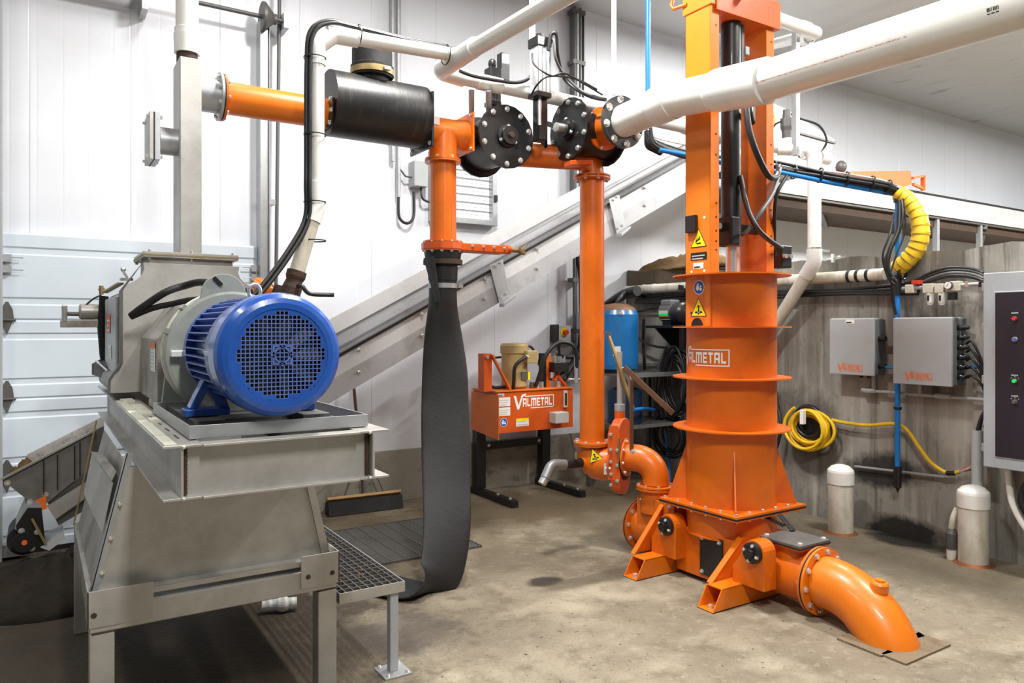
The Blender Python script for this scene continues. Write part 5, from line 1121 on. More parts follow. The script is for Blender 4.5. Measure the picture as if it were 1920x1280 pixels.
MB().lathe(G(.445,0,.30),(0,0,1),[(0,.10),(.155,.10)],36).build('inlet_neck',M['orange'],t)
# ================================================================ HYDRAULIC POWER UNIT
t=thing('power_unit_stand',(3.7,5.7,0),'black steel stand with two long feet under the orange oil tank','stand')
for x in(3.36,4.07):
    q=MB(); q.box(x-.045,x+.045,5.78,5.87,.06,.64); q.build('post',M['black_paint'],t,.003)
    q=MB(); q.box(x-.03,x+.03,5.22,5.93,0,.06); q.build('foot',M['black_paint'],t,.003)
    for y in(5.3,5.5): bolt(t,(x,y,.06),(0,0,1),.012)
MB().box(3.405,4.025,5.79,5.86,.40,.47).build('cross_bar',M['black_paint'],t,.003)
for x in(3.44,3.99): bolt(t,(x,5.79,.44),(0,-1,0),.012)
t=thing('hydraulic_power_unit',(3.66,5.55,.62),'orange hydraulic oil tank with white lettering and pump gear on top','power unit')
x0,x1,yf,yb,z0,z1=3.265,4.05,5.36,5.76,.62,.955
q=MB(); q.box(x0,x1,yf,yb,z0,z1); q.build('tank',M['orange_red'],t,.004)
q=MB(); q.box(x0-.015,x1+.005,yf-.012,yb,z1,z1+.012); q.build('tank_lid',M['orange'],t,.002)
q=MB(); q.prism([(x0-.004,yb+.02,z1-.02),(x0-.004,yf-.04,z1-.02),(x0-.004,yf-.04,z0-.06),(x0-.004,yb+.02,z0-.02)],(-.006,0,0)); q.build('side_guard',M['orange'],t)
q=MB(); q.box(x0-.01,x1+.01,yf-.002,yf-.0,z0-.01,z1-.005); q.build('front_panel',M['orange_red'],t)
fm=lambda a,z: flatmap((a,yf-.002,z),(1,0,0),(0,0,1),.001)
logo(fm(3.43,.80),'logo_decal',M['sign_white'],t,.42,1)
plate(t,'warning_label',fm(3.275,.835),.12,.075,'sign_white','white label with orange edge',3,'label_grey')
plate(t,'warning_label',fm(3.275,.755),.12,.07,'sign_white','white label',3,'label_grey')
plate(t,'serial_label',fm(3.275,.92),.06,.025,'label_grey','grey serial label',1)
round_sign(t,fm(3.33,.70),.038)
o=plate(t,'caution_label',fm(3.455,.655),.13,.065,'sign_white','white label with yellow header',2,'label_grey')
plate(o,'label_header',flatmap((3.455,yf-.002,.70),(1,0,0),(0,0,1),.002),.13,.022,'sign_yellow')
q=MB(); q.box(3.95,3.99,yf-.02,yf-.003,.79,.94); o=q.build('level_gauge',M['label_grey'],t,.004); MB().box(3.96,3.98,yf-.022,yf-.02,.81,.92).build('gauge_glass',M['black_paint'],o)
q=MB(); q.box(3.80,3.945,yf-.10,yf-.002,.665,.76); q.build('switch_box',M['label_grey'],t,.006)
t2=thing('pump_motor',(3.56,5.55,.967),'tan vertical electric motor with terminal box on the orange tank','electric motor')
MB().lathe((3.56,5.55,.967),(0,0,1),[(0,.09),(.02,.115),(.30,.115),(.31,.125),(.375,.125),(.395,.11),(.40,0)],36).build('motor_shell',M['tan'],t2)
q=MB(); q.box(3.585,3.70,5.38,5.45,1.19,1.30); q.build('terminal_box',M['tan'],t2,.006)
q=MB(); q.box(3.555,3.635,5.425,5.435,1.045,1.115); o=q.build('name_plate',M['dark_steel'],t2); MB().box(3.62,3.64,5.42,5.436,1.045,1.115).build('label_strip',M['sign_yellow'],o)
MB().tube(spl([(3.59,5.40,1.245),(3.53,5.36,1.235),(3.46,5.38,1.17),(3.46,5.40,1.05),(3.48,5.44,.97)]),.016,10).build('conduit',M['cable'],t2)
MB().tube([(3.575,5.40,1.245),(3.60,5.40,1.245)],.022).build('conduit_nut',M['zinc'],t2)
q=MB(); q.box(3.19,3.27,5.45,5.55,.955,1.28); q.build('arm_post',M['orange_red'],t,.003)
q=MB(); q.bar((3.26,5.44,1.27),(3.43,5.42,.97),.05,.015); q.build('brace_arm',M['orange'],t,.002)
MB().cyl((3.22,5.45,1.25),(0,-1,0),.015,.015).build('arm_bolt',M['zinc'],t)
q=MB(); q.box(3.87,3.92,5.50,5.56,.96,1.26); q.build('manifold_post',M['orange'],t,.003)
q=MB(); q.box(3.84,3.87,5.50,5.58,.96,1.27); q.build('back_plate',M['black_paint'],t,.003)
q=MB(); q.box(3.90,4.06,5.42,5.52,1.10,1.19); q.build('manifold_block',M['black_paint'],t,.004)
for x in(3.94,4.0,4.04): MB().cyl((x,5.47,1.19),(0,0,1),.05,.018).build('fitting',M['zinc'],t)
q=MB(); q.bar((4.02,5.47,1.16),(3.93,5.47,1.02),.04,.02); q.bar((3.96,5.47,1.08),(4.06,5.47,.97),.04,.02); q.build('link_arm',M['orange_red'],t,.002)
for x,m_ in((3.75,'zinc'),(3.80,'galvanized'),(3.70,'dark_steel'),(3.99,'zinc')): MB().cyl((x,5.48,.967),(0,0,1),.05,.022).build('filler_cap',M[m_],t)
for k,(pts,r) in enumerate((([(3.72,5.45,.98),(3.74,5.40,1.12),(3.80,5.38,1.28),(3.92,5.36,1.37),(4.06,5.36,1.34),(4.12,5.38,1.24),(4.13,5.40,1.12)],.018),([(3.68,5.60,1.33),(3.78,5.60,1.32),(3.84,5.58,1.18),(3.88,5.52,1.05),(3.95,5.50,1.03)],.012),([(3.25,5.6,1.12),(3.32,5.6,1.22),(3.45,5.6,1.24)],.010),([(3.26,5.58,1.06),(3.36,5.56,.98),(3.5,5.5,1.0)],.014),([(4.02,5.47,1.24),(4.15,5.5,1.23),(4.35,5.5,1.26),(4.6,5.5,1.38)],.020),([(4.08,5.52,1.02),(4.2,5.55,1.15),(4.35,5.6,1.3),(4.48,5.75,1.6)],.022))):
    MB().tube(spl(pts),r,10).build('hydraulic_hose',M['cable'],t)
MB().tube([(4.06,5.42,1.03),(4.36,5.40,1.025)],.014).build('steel_line',M['zinc'],t)
MB().tube([(4.13,5.40,1.0),(4.13,5.40,1.24)],.02).build('line_elbow',M['galvanized'],t)
# ================================================================ CORNER: blue tank, table, compressor
BT=V((4.57,5.36,0))
t=thing('utility_table',(4.75,5.3,0),'dark steel shelf table in the corner behind the orange riser','table')
X0_,X1_=4.40,5.20
MB().box(X0_,X1_,5.08,5.60,1.06,1.08).build('top_shelf',M['dark_steel'],t,.002)
MB().box(X0_,X1_,5.06,5.08,1.05,1.09).build('shelf_edge',M['dark_galv'],t)
MB().box(X0_,X1_,5.08,5.60,.60,.615).build('lower_shelf',M['dark_steel'],t,.002)
MB().box(X0_,X1_,5.06,5.08,.59,.62).build('shelf_edge',M['dark_galv'],t)
for x in(X0_+.02,X1_-.02):
    for y in(5.10,5.58): MB().box(x-.02,x+.02,y-.02,y+.02,0,1.06).build('leg',M['dark_steel'],t)
t=thing('pressure_tank',(4.57,5.36,1.08),'blue upright pressure tank with dusty brown top behind the orange riser','tank')
MB().lathe((4.57,5.36,1.10),(0,0,1),[(0,.14),(.02,.20),(.06,.205),(.52,.205),(.56,.19)],44).build('tank_shell',M['blue_tank'],t)
MB().lathe((4.57,5.36,1.655),(0,0,1),[(0,.192),(.03,.17),(.06,.11),(.075,0)],44).build('dusty_top',M['brown'],t)
MB().lathe((4.57,5.36,1.08),(0,0,1),[(0,.15),(.03,.15)],32).build('tank_base',M['black_paint'],t)
rf=ref_dir(V((4.57,5.36,0))); rt=V((-rf.y,rf.x,0)); 
plate(t,'info_label',flatmap(V((4.57,5.36,1.24))+rf*.206-rt*.03,rt,(0,0,1),.002),.07,.09,'label_grey','grey label')
bolt(t,V((4.57,5.36,1.63))+rf*.206+rt*.04,rf,.015)
t=thing('paint_drum',(4.62,5.3,.615),'dark blue drum on the lower shelf of the corner table','drum')
MB().lathe((4.62,5.30,.615),(0,0,1),[(0,.0),(0,.16),(.30,.16),(.33,.10),(.33,0)],32).build('drum_shell',M['drum_navy'],t)
# compressor on wall shelf
t=thing('wall_shelf',(5.05,4.95,1.47),'black bracket shelf on the concrete wall carrying the small pump','shelf')
a=P(1222,611,X=5.0)
MB().box(4.86,5.24,4.62,5.28,1.495,1.52).build('shelf_plate',M['black_paint'],t,.003)
for y in(4.7,5.2): 
    q=MB(); q.prism([(5.22,y,1.495),(4.92,y,1.495),(5.22,y,1.25)],(0,.02,0)); q.build('bracket',M['black_paint'],t)
q=MB(); q.box(5.10,5.16,4.80,4.86,1.52,1.86); q.bar((5.13,4.83,1.84),(5.13,5.1,1.88),.05,.05); q.build('hanger_arm',M['black_paint'],t,.003)
t=thing('transfer_motor',(5.0,4.95,1.52),'small black pump with yellow-green label on the wall shelf','pump')
c=P(1258,586,X=5.0)
MB().lathe(c+V((0,.10,0)),(0,-1,0),[(0,.0),(0,.07),(.02,.09),(.17,.09),(.17,.07)],32).build('motor_shell',M['dark_steel'],t)
MB().lathe(c+V((0,-.08,-.01)),(0,-1,0),[(0,.085),(.02,.105),(.10,.105),(.12,.09),(.14,.04),(.14,0)],32).build('pump_head',M['black_paint'],t)
q=MB(); q.box(c.x-.06,c.x+.06,c.y-.06,c.y+.08,c.z+.06,c.z+.12); q.build('terminal_box',M['box_dark'],t,.015)
rf=V((-1,-.15,0)).normalized()
def lblmap(a,b,cc=0):
    th=b/.091; return V((c.x-.0915*math.cos(th),c.y+.07-a,c.z+.0915*math.sin(th)))
q=MB(); grid_rect(q,lblmap,0,.12,-.075,-.03,3); q.build('yellow_label',M['sign_yellow'],t); q=MB(); grid_rect(q,lblmap,0,.12,-.03,-.01,2); q.build('green_label',M['glow_green'],t); q=MB(); grid_rect(q,lblmap,0,.12,-.01,.02,2); q.build('silver_label',M['label_grey'],t)  # green label strip shares the glowing switch material, though it is no lamp
q=MB(); q.box(c.x-.05,c.x+.05,c.y-.05,c.y+.06,1.52,c.z-.06); q.build('foot',M['black_paint'],t)
# coil of grey hoses hanging on the wall, tangled
def coil(c,rx,rz,n,r,m_,label,cat,grp=None,name='hose_coil',seed=0,ydir=(0,1,0),depth=.06,k=26):
    rnd=random.Random(seed); yd=V(ydir); xd=yd.cross(V((0,0,1))); pts=[]
    for i in range(n):
        a0=rnd.uniform(.72,1.08); b0=rnd.uniform(.75,1.07); dz=rnd.uniform(-.035,.03); dy=rnd.uniform(-.04,.04)
        for j in range(k):
            th=2*PI*j/k+PI/2; pts.append(V(c)+yd*(rx*a0*math.cos(th)+dy)+V((0,0,rz*b0*math.sin(th)+dz))-xd*(depth*(i/n-.5)+.012*math.sin(3*th+i)))
    sm=[]
    for i in range(len(pts)):
        a=[pts[min(max(i+q_,0),len(pts)-1)] for q_ in range(-3,4)]; sm.append(sum(a,V((0,0,0)))/7)
    return MB().tube(sm,r,9).build(name,M[m_],None,label=label,cat=cat,group=grp)
k1_=P(1264,738,X=5.12); k2_=P(1268,715,X=5.02); k3_=P(1256,815,X=5.10)
coil(k1_,.23,.42,7,.012,'cable_grey','grey hose coil hanging in long loops on the concrete wall left of the pump column','hose')
coil(k2_,.21,.36,6,.013,'cable','black cable coil hanging under the wall shelf','cable',seed=4)
coil(k3_,.24,.22,6,.010,'cable','lower tangled black cable coil near the floor by the concrete wall','cable',seed=9)
for i,(lab,pts,m_,r) in enumerate((
 ('blue hose hanging down at the concrete wall beneath the coils',[P(1247,800,X=5.12),P(1250,830,X=5.12),P(1254,870,X=5.12),P(1256,905,X=5.12)],'blue_pipe',.016),
 ('short blue hose running from the concrete wall over the lower table',[P(1188,768,D=6.6),P(1210,766,D=6.8),P(1236,770,X=5.22)],'blue_pipe',.016),
 ('black hose drooping from the tank to the coils',[P(1185,588,X=5.1),P(1182,612,X=5.1),P(1200,636,X=5.1),P(1225,648,X=5.1),P(1250,652,X=5.1)],'cable',.012),
 ('black hose dropping from the wall tap behind the table',[P(1207,598,X=5.18),P(1206,640,X=5.18),P(1209,700,X=5.18),P(1216,760,X=5.18)],'cable',.014),
 ('thick black hose hanging from pump shelf down past the column',[P(1452,715,X=5.15),P(1458,760,X=5.15),P(1464,800,X=5.13),P(1455,840,X=5.12),P(1440,850,X=5.12)],'cable',.014),
 ('black cables running from blue tank up to wall pipe',[V((4.57,5.36,1.71)),P(1165,555,D=7.0),P(1180,548,D=7.2),P(1210,556,X=5.23),P(1235,560,X=5.23)],'cable',.02),
 ('thin black hose from wall tap to shelf pump',[P(1185,600,X=5.22),P(1190,586,X=5.18),P(1207,582,X=5.18),P(1240,575,X=5.15)],'cable',.010),
 ('slanting black hose below the coils toward the pump column',[P(1215,780,X=5.08),P(1240,800,X=5.08),P(1258,790,X=5.08),P(1285,755,X=5.08)],'cable',.012),
 )):
    MB().tube(spl(pts),r,10).build('hose',M[m_],None,label=lab,cat='hose')
t=thing('wall_conduit',(5.2,4.9,1.18),'curved grey conduit on the concrete wall behind the table','conduit')
MB().tube([P(1190,682,X=5.2),P(1275,678,X=5.2)],.012).build('conduit',M['galvanized'],t)
# ================================================================ CONCRETE WALL EQUIPMENT
t=thing('wall_pipe',(5.15,4,1.8),'white plastic pipe strapped along the top of the concrete wall with black cables','pipe')
z_=P(1560,516,X=5.15).z
e0=P(1176,549,X=5.15); e1=P(1660,509,X=5.15)
MB().tube([V((5.15,e0.y,1.885)),V((5.15,e1.y,1.885))],.044,24).build('pipe',M['pvc_dirty'],t)
MB().ball((5.15,e0.y,1.885),.044).build('end_cap',M['pvc'],t)
for y in(5.6,5.45,5.0,4.6,4.05,3.75,3.35,3.28,3.2,2.95): MB().lathe((5.15,y,1.885),(0,1,0),[(0,.044),(0,.049),(.022,.049),(.022,.044)],20).build('strap',M['black_paint' if y<4 else 'label_grey'],t)
for k in range(4): 
    yy=[5.75,5.0,4.2,3.5,3.0,2.85]; MB().tube(spl([(5.19-.012*k,y,1.80-.018*k+.012*math.sin(y*3+k)) for y in yy]),.013,8).build('cable',M['cable'],t)
MB().tube(spl([P(1120,590,D=7.3),P(1140,572,D=7.4),P(1170,552,D=7.2),P(1195,545,D=7.0)]),.05,10).build('cable',M['cable'],t)
t=thing('pipe_clamp',P(1560,490,X=5.2),'small bolted clamp on top of the concrete wall beside the white drop pipe','clamp')
a=P(1545,488,X=5.2); q=MB(); q.bar(a,P(1575,480,X=5.2),.012,.012); q.bar(P(1562,476,X=5.18),P(1562,492,X=5.18),.02,.02,(1,0,0)); q.build('threaded_rod',M['zinc'],t)
# main vertical blue line
t=thing('blue_air_line',(5.14,2.98,.4),'tall blue vertical air pipe between the grey boxes on the concrete wall','pipe')
b0=P(1683,365,X=5.14); yb_=b0.y
MB().tube([(5.14,yb_,2.43),(5.14,yb_,.50)],.018,16).build('pipe',M['blue_pipe'],t)
for z,l,m_ in((1.80,.14,'black_paint'),(.47,.10,'black_paint'),(2.42,.07,'black_paint'),(1.44,.02,'cable'),(.93,.015,'cable')): MB().lathe((5.14,yb_,z-l/2),(0,0,1),[(0,.018),(0,.027),(l,.027),(l,.018)],16).build('fitting',M[m_],t)
q=MB(); q.lathe((5.14,yb_,.33),(0,0,1),[(0,.0),(.03,.012),(.04,.026),(.12,.026)],14); q.build('drain_cap',M['black_paint'],t)
t=thing('wall_bar',(5.2,3,.46),'thin grey horizontal bar low on the concrete wall behind the blue air pipe','bar')
MB().tube([P(1603,874,X=5.2),P(1797,897,X=5.2)],.010,10).build('bar',M['galvanized'],t)
# cable bundle across
t=thing('cable_bundle',P(1450,310,D=5.2),'black cable bundle with blue pipe spanning from the valves to the concrete wall','cable bundle')
bp=[P(1215,245,D=5.15),P(1228,268,D=5.15),P(1300,292,D=5.2),P(1400,305,D=5.25),P(1465,318,D=5.3),P(1560,332,D=5.3),P(1650,347,D=5.3),P(1678,358,D=5.3)]
for k,(dz,dy,r,m_) in enumerate(((0,0,.016,'cable'),(.024,.01,.010,'cable'),(-.022,.0,.014,'cable'),(.010,-.026,.012,'cable'),(-.012,-.028,.013,'cable'),(.038,.0,.006,'cap_white'))):
    b_=[p+V((0,dy,dz+(.03*math.sin(i*1.3+k) if i<5 and k>2 else 0))) for i,p in enumerate(bp)]; MB().tube(spl(b_),r,8).build('cable',M[m_],t)
b_=[P(1236,281,D=5.12),P(1300,293,D=5.14),P(1420,314,D=5.22),P(1560,343,D=5.3),P(1676,364,D=5.32)]
MB().tube(b_,.016,14).build('blue_pipe',M['blue_pipe'],t)
cs=spl(bp)
for i in range(22,len(cs)-3,4): 
    d=(cs[i+1]-cs[i]).normalized(); MB().lathe(cs[i],d,[(0,.05),(0,.056),(.012,.056),(.012,.05)],16).build('cable_tie',M['cable'],t)
q=MB(); 
for i in range(6): q.tube([p+V((.0,.02*math.cos(i),.02*math.sin(i)))for p in (P(1660,350,D=5.3),P(1690,360,D=5.3))]+[P(1690,372,D=5.3)],.02,8)
q.build('bundle_end',M['cable'],t)
t=thing('blue_pipe_drop',P(1215,245,D=5.2),'thin blue vertical pipe from the ceiling with black elbow above the conveyor','pipe')
c=P(1215,262,D=5.2); MB().tube([c,(c.x,c.y,4.7)],.018,14).build('pipe',M['blue_pipe'],t)
MB().tube(fil([c+V((0,0,.06)),c+V((0,0,-.04)),P(1240,285,D=5.25)],.03,5),.028,14).build('elbow',M['black_paint'],t)
# yellow spiral wrap
t=thing('spiral_hose_wrap',P(1720,430,D=5.2),'yellow spiral-wrapped hose bundle bending down at the concrete wall','hose')
sp=spl([P(1684,362,D=5.3),P(1705,378,D=5.25),P(1722,405,D=5.2),P(1726,440,D=5.18),P(1716,470,D=5.2),P(1696,492,D=5.25),P(1684,502,D=5.3)],10)
rr=[]; L=0
q=MB()
out=[];ra=[]
for i in range(len(sp)-1):
    for j in range(3):
        s_=(i*3+j); out.append(sp[i].lerp(sp[i+1],j/3)); ra.append(.055+ .006*((s_%13)/13))
q.tube(out,ra,26); q.build('spiral_wrap',M['yellow'],t)
for k in range(13): 
    i=8+k*13
    if i<len(out)-2:
        d=(out[i+1]-out[i]).normalized(); s_=(d+V((.25,.1,.1))).normalized(); MB().lathe(out[i],s_,[(0,.057),(0,.0615),(.004,.0615),(.004,.057)],26).build('wrap_gap',M['brass'],t)
for k,(pts,r) in enumerate((([P(1690,375,D=5.2),P(1692,410,D=5.15),P(1680,450,D=5.15),P(1662,480,D=5.15),P(1660,500,D=5.15),P(1672,520,D=5.15)],.010),([P(1686,380,D=5.2),P(1684,430,D=5.15),P(1668,470,D=5.12),P(1664,505,D=5.12),P(1680,530,D=5.12)],.016),([P(1693,372,D=5.2),P(1697,430,D=5.2),P(1680,480,D=5.2),P(1668,515,D=5.2)],.006),([P(1676,400,D=5.2),P(1668,440,D=5.1),P(1655,480,D=5.1),P(1665,520,D=5.1),P(1680,535,D=5.1)],.007),([P(1672,520,D=5.1),P(1674,560,D=5.15),P(1680,590,D=5.15)],.010))):
    MB().tube(spl(pts),r,8).build('loose_cable',M['cable'],t)
# arc of black cables towards the cabinet
t=thing('arched_cables',(5.15,2.6,1.9),'arched bundle of black cables on the concrete wall left of the control cabinet','cable bundle')
for k in range(4):
    MB().tube(spl([P(x,y+5*k,X=5.17-.01*k) for x,y in((1686,534),(1712,528),(1745,512),(1775,503),(1805,502),(1830,506),(1843,512))]),.012,8).build('cable',M['cable' if k!=2 else 'cable_grey'],t)
# air preparation unit
t=thing('air_regulator',(5.1,2.75,1.75),'pale air filter and regulator set with round gauge above the right grey box','regulator')
Xr=5.08
MB().tube([P(1692,541,X=Xr),P(1843,532,X=Xr)],.013,10).build('air_pipe',M['galvanized'],t)
def blk(px0,px1,py0,py1,m_,nm,bev=.004,X=Xr,d=.05):
    a=P(px0,py0,X=X);b=P(px1,py1,X=X); return MB().box(X-d/2,X+d/2,min(a.y,b.y),max(a.y,b.y),min(a.z,b.z),max(a.z,b.z)).build(nm,M[m_],t,bev)
blk(1700,1716,534,549,'grey_light','valve_body'); blk(1712,1727,526,533,'sign_red','red_lever'); blk(1733,1752,532,549,'grey_light','filter_head'); blk(1755,1771,532,549,'grey_light','filter_head'); blk(1776,1803,528,545,'grey_light','regulator_head')
for px in(1744,1766):
    a=P(px,548,X=Xr); b=P(px,572,X=Xr); MB().lathe(b,(0,0,1),[(0,0),(0,.014),(.02,.022),(a.z-b.z,.024)],20).build('filter_bowl',M['cap_white'],t)
    MB().box(Xr-.028,Xr-.022,b.y-.006,b.y+.006,b.z+.03,a.z-.02).build('sight_glass',M['black_paint'],t)
a=P(1786,562,X=Xr); MB().lathe(a,(0,0,1),[(0,0),(0,.03),(.05,.032),(.05,0)],20).build('black_bowl',M['black_paint'],t)
g=P(1780,535,X=Xr-.03); MB().cyl(g,(-1,0,0),.02,.026).build('gauge_rim',M['dark_steel'],t); MB().cyl(g+V((-.02,0,0)),(-1,0,0),.002,.022).build('gauge_face',M['sign_white'],t)
MB().bar(g+V((-.023,.008,-.006)),g+V((-.023,-.006,.010)),.002,.002).build('needle',M['sign_black'],t)
for px in(1812,1838): blk(px,px+7,528,538,'zinc' if px<1820 else 'black_paint','fitting',.002)
# grey junction boxes
def jbox(xf,ya,yb2,z0,z1,label,rib,m_='box_grey'):
    t=thing('control_box',(5.15,(ya+yb2)/2,z0),label,'control box','grey control boxes on the concrete wall')
    MB().box(xf+.025,XC,ya+.004,yb2-.004,z0+.004,z1-.004).build('box_body',M['box_dark'],t,.006)
    MB().box(xf,xf+.022,ya,yb2,z0,z1).build('box_lid',M[m_],t,.004)
    MB().box(xf+.012,XC-.03,ya+.01,yb2-.01,z1-.003,z1+.006).build('rain_lip',M['label_grey'],t)
    return t
t=jbox(5.085,3.135,3.49,1.15,1.565,'left grey control box with orange lettering on the concrete wall',0)
logo(flatmap((5.085,3.49-.068,1.175),(0,-1,0),(0,0,1),.001),'logo_decal',M['logo_orange'],t,.20,1)
plate(t,'white_label',flatmap((5.085,3.355,1.53),(0,-1,0),(0,0,1),.001),.07,.03,'sign_white','small white label',1)
for y in(3.22,3.28): MB().cyl((5.16,y,1.13),(0,0,1),.022,.014).build('cable_gland',M['black_paint'],t)
for z in(1.22,1.42): MB().cyl((5.16,3.139,z),(0,-1,0),.05,.02).build('cable_gland',M['black_paint'],t)
MB().tube([(5.16,3.09,1.215),(5.16,2.98,1.215)],.012,8).build('blue_wire',M['blue_pipe'],t)
t=jbox(5.04,2.57,2.965,1.112,1.565,'right grey control box with row of black cable glands beside the cabinet',1)
logo(flatmap((5.04,2.965-.085,1.145),(0,-1,0),(0,0,1),.001),'logo_decal',M['logo_orange'],t,.185,1)
for i in range(6):
    z=1.175+i*.065; 
    for xx_ in(5.13,5.18): MB().lathe((xx_,2.574,z),(0,-1,0),[(0,0),(0,.017),(.018,.019),(.03,.013),(.045,.011),(.045,0)],16).build('cable_gland',M['black_paint'],t)
for i in range(5):
    z=1.175+i*.055; MB().tube(spl([(5.15,2.53,z),(5.12,2.48,z+.01),(5.12,2.42,z-.05-.02*i),(5.13,2.38,.98-.0*i),(5.14,2.42,.86)]),.008,8).build('cable',M['cable'],t)
MB().tube([(5.15,2.52,1.24),(5.13,2.44,1.245)],.010,8).build('blue_wire',M['blue_pipe'],t)
# conduit run under the boxes
t=thing('conduit_run',(5.2,2.9,1.02),'grey conduit with oval access fittings under the grey boxes','conduit')
MB().tube([(5.19,3.24,1.035),(5.19,2.28,1.03)],.012,12).build('conduit',M['box_grey'],t)
for y in(3.235,2.70): 
    q=MB(); q.box(5.165,5.215,y-.055,y+.055,1.018,1.052); o=q.build('access_fitting',M['box_grey'],t,.012)
    for s_ in(-.04,.04): bolt(o,(5.165,y+s_,1.035),(-1,0,0),.006)
MB().tube([(5.19,3.20,1.045),(5.19,3.20,1.16)],.014,12).build('riser',M['box_grey'],t)
MB().tube([(5.19,2.86,1.045),(5.19,2.86,1.12)],.014,12).build('riser',M['box_grey'],t)
MB().tube([(5.10,2.44,.42),(5.10,2.44,.84)],.034,20).build('down_conduit',M['box_grey'],t)
q=MB(); q.box(5.08,5.24,2.405,2.475,.72,.74); q.build('conduit_strap',M['galvanized'],t)
for k in range(3): MB().tube(spl([(5.10+.01*k,2.44,.83),(5.11,2.42,.92),(5.13,2.39,1.0),(5.15,2.37,1.12)]),.013,8).build('cable',M['cable'],t)
# control cabinet
t=thing('control_cabinet',(5.0,1.9,.64),'large grey control cabinet with black glossy window at the right edge','cabinet')
xf=4.93; ya,yb2=1.45,2.325; z0,z1=.645,1.835
MB().box(xf+.03,XC,ya,yb2-.005,z0+.004,z1-.004).build('cabinet_body',M['panel_grey'],t,.004)
d_=MB().box(xf,xf+.028,ya,yb2,z0,z1).build('cabinet_door',M['panel_grey'],t,.005)
MB().box(xf-.006,xf,ya+.08,yb2-.065,z0+.065,z1-.115).build('window_frame',M['box_grey'],d_,.003)
MB().box(xf-.009,xf-.006,ya+.09,yb2-.073,z0+.073,z1-.123).build('black_panel',M['panel_black'],d_)
for z in(.76,1.5,1.18,1.75): MB().box(xf+.005,xf+.04,yb2,yb2+.012,z-.025,z+.025).build('hinge',M['galvanized'],t,.002)
def knob(py,m_,cap,cover=True,nm='push_button'):
    c=P(1903,py,X=xf-.009); o=MB().cyl(c,(-1,0,0),.006,.015).build(nm,M['dark_steel'],t); MB().cyl(c+V((-.006,0,0)),(-1,0,0),.012,.0105).build('button_cap',M[m_],o)
    q=MB(); put_text(q,flatmap(c+V((0,.020,.030)),(0,-1,0),(0,0,1),.001),cap,0,0,.008,.038,.02); q.build('caption',M['sign_white'],o)
    if nm=='selector_switch':
        q=MB()
        for dy,dz in((-.02,.018),(0,.024),(.02,.018)): q.box(c.x-.0012,c.x,c.y+dy-.002,c.y+dy+.002,c.z+dz-.002,c.z+dz+.002)
        q.build('tick_mark',M['sign_white'],o)
knob(597,'led_red','ALARM'); knob(636,'blue_light','',True,'pilot_light') if False else None
c=P(1903,636,X=xf-.009); o=MB().cyl(c,(-1,0,0),.006,.015).build('pilot_light',M['box_grey'],t); MB().cyl(c+V((-.006,0,0)),(-1,0,0),.008,.011).build('lens',M['blue_light'],o)
knob(714,'glow_green','SEPARATOR',True,'selector_switch'); knob(753,'dark_steel','CONVEYOR',True,'selector_switch')
# yellow hose coil and run
YC=P(1518,806,X=5.13)
coil((5.13,YC.y,YC.z),.20,.175,8,.013,'yellow_hose','coiled yellow air hose hanging on black bracket on the concrete wall','hose',seed=3,depth=.10)
t=thing('hose_bracket',(5.18,3.98,.8),'black round hose hanger inside the yellow hose coil','hanger')
MB().tube([V((5.16,YC.y+.03,YC.z+.06))+V((0,.12*math.cos(2*PI*i/28),.12*math.sin(2*PI*i/28))) for i in range(28)],.020,10,closed=True).build('hanger_ring',M['black_paint'],t)
MB().cyl((5.235,YC.y+.03,YC.z+.05),(-1,0,0),.03,.10).build('hanger_drum',M['black_paint'],t)
MB().box(5.04,5.08,YC.y-.005,YC.y+.025,YC.z+.05,YC.z+.16).build('clip',M['sign_white'],t,.003)
MB().box(5.14,5.18,YC.y+.18,YC.y+.22,YC.z-.12,YC.z-.08).build('hose_plug',M['blue_pipe'],t)
t=thing('yellow_hose_run',(5.15,3.0,.6),'yellow hose trailing from the coil along the concrete wall to the cabinet','hose')
MB().tube(spl([P(x,y,X=5.17) for x,y in((1560,787),(1590,793),(1630,797),(1675,794),(1700,805),(1722,836),(1745,866),(1775,886),(1800,884))]),.013,12).build('hose',M['yellow_hose'],t)
MB().tube([P(1775,887,X=5.16),P(1790,887,X=5.16)],.016,12).build('sleeve',M['black_paint'],t)
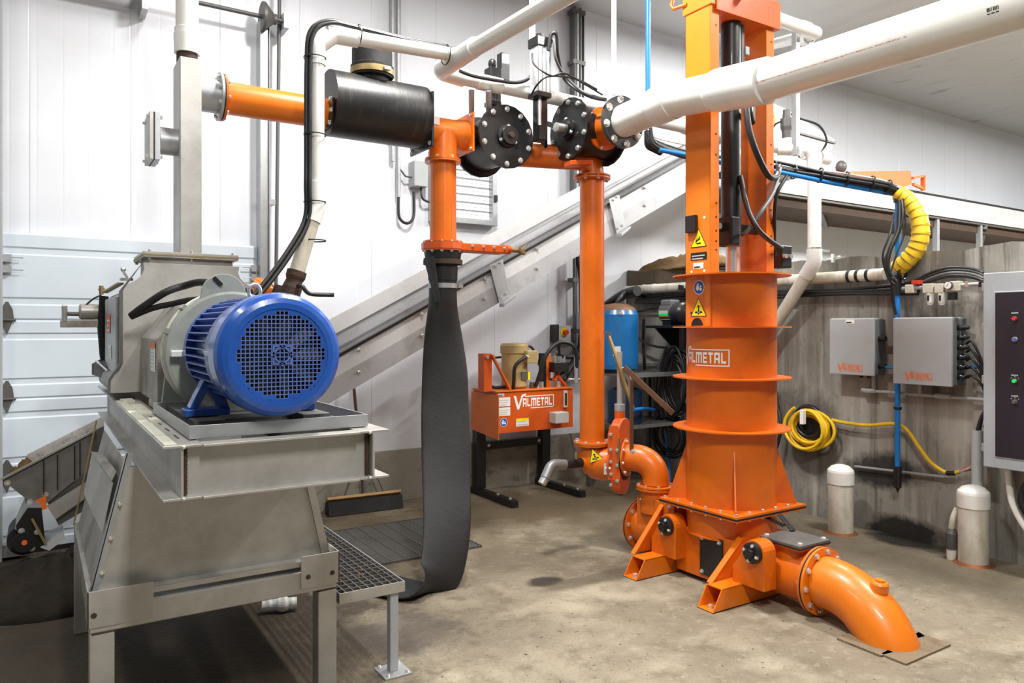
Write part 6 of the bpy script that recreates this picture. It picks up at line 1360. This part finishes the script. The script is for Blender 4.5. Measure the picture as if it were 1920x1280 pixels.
MB().tube([P(1808,880,X=5.15),P(1820,877,X=5.15)],.015,12).build('red_sleeve',M['sign_red'],t)
MB().tube([P(1800,884,X=5.15),P(1842,868,X=5.12)],.010,10).build('end_wire',M['zinc'],t)
# bollards
def bollard(c,r,rc,h,label):
    t=thing('capped_standpipe',(c[0],c[1],0),label,'pipe','white capped pipe stubs')
    MB().lathe((c[0],c[1],.008),(0,0,1),[(0,r),(h-.12,r)],40).build('pipe',M['pvc_dirty'],t)
    MB().lathe((c[0],c[1],h-.14),(0,0,1),[(0,r),(0,rc),(.085,rc),(.10,rc*.96),(.125,rc*.7),(.137,rc*.35),(.14,0)],40).build('cap',M['cap_white'],t)
    q=MB(); rnd=random.Random(int(h*100)); q.lathe((c[0],c[1],0),(0,0,1),[(0,r),(0,r+.035),(.012,r+.01),(.012,r)],26); q.build('rusty_collar',M['copper'],t)
bollard((4.97,3.32),.086,.093,.50,'farther white capped pipe stub on the floor by the concrete wall')
bollard((5.03,2.43),.086,.094,.50,'nearer white capped pipe stub below the control cabinet')
t=thing('pipe_fitting',(5.08,2.56,0),'small dark plug fitting leaning beside the nearer white pipe stub','fitting')
c=P(1794,1045,Z=.03); c=V((5.0,2.55,.0))
q=MB(); q.lathe((c.x,c.y,.0),(0,.0,1),[(0,.0),(0,.026),(.07,.03)],18); q.build('white_tip',M['sign_white'],t)
MB().lathe((c.x,c.y,.07),(0,.0,1),[(0,.03),(.0,.036),(.10,.036),(.13,.024),(.13,0)],18).build('plug_body',M['dark_steel'],t)
MB().tube(spl([(c.x,c.y,.20),(c.x,c.y-.01,.27),(c.x+.03,c.y-.02,.33)]),.018,10).build('cable',M['pvc_dirty'],t)
# black coiled cables under the cabinet
coil((5.06,1.98,.46),.21,.19,6,.016,'cable','black cable coil hanging under the control cabinet','cable',seed=6,depth=.10)
MB().tube(spl([(5.08,2.25,.62),(5.08,2.22,.40),(5.07,2.08,.22),(5.07,1.85,.19),(5.07,1.7,.3)]),.02,10).build('white_cable',M['pvc'],None,label='thick pale cable looping beneath the black coil under the cabinet',cat='cable')
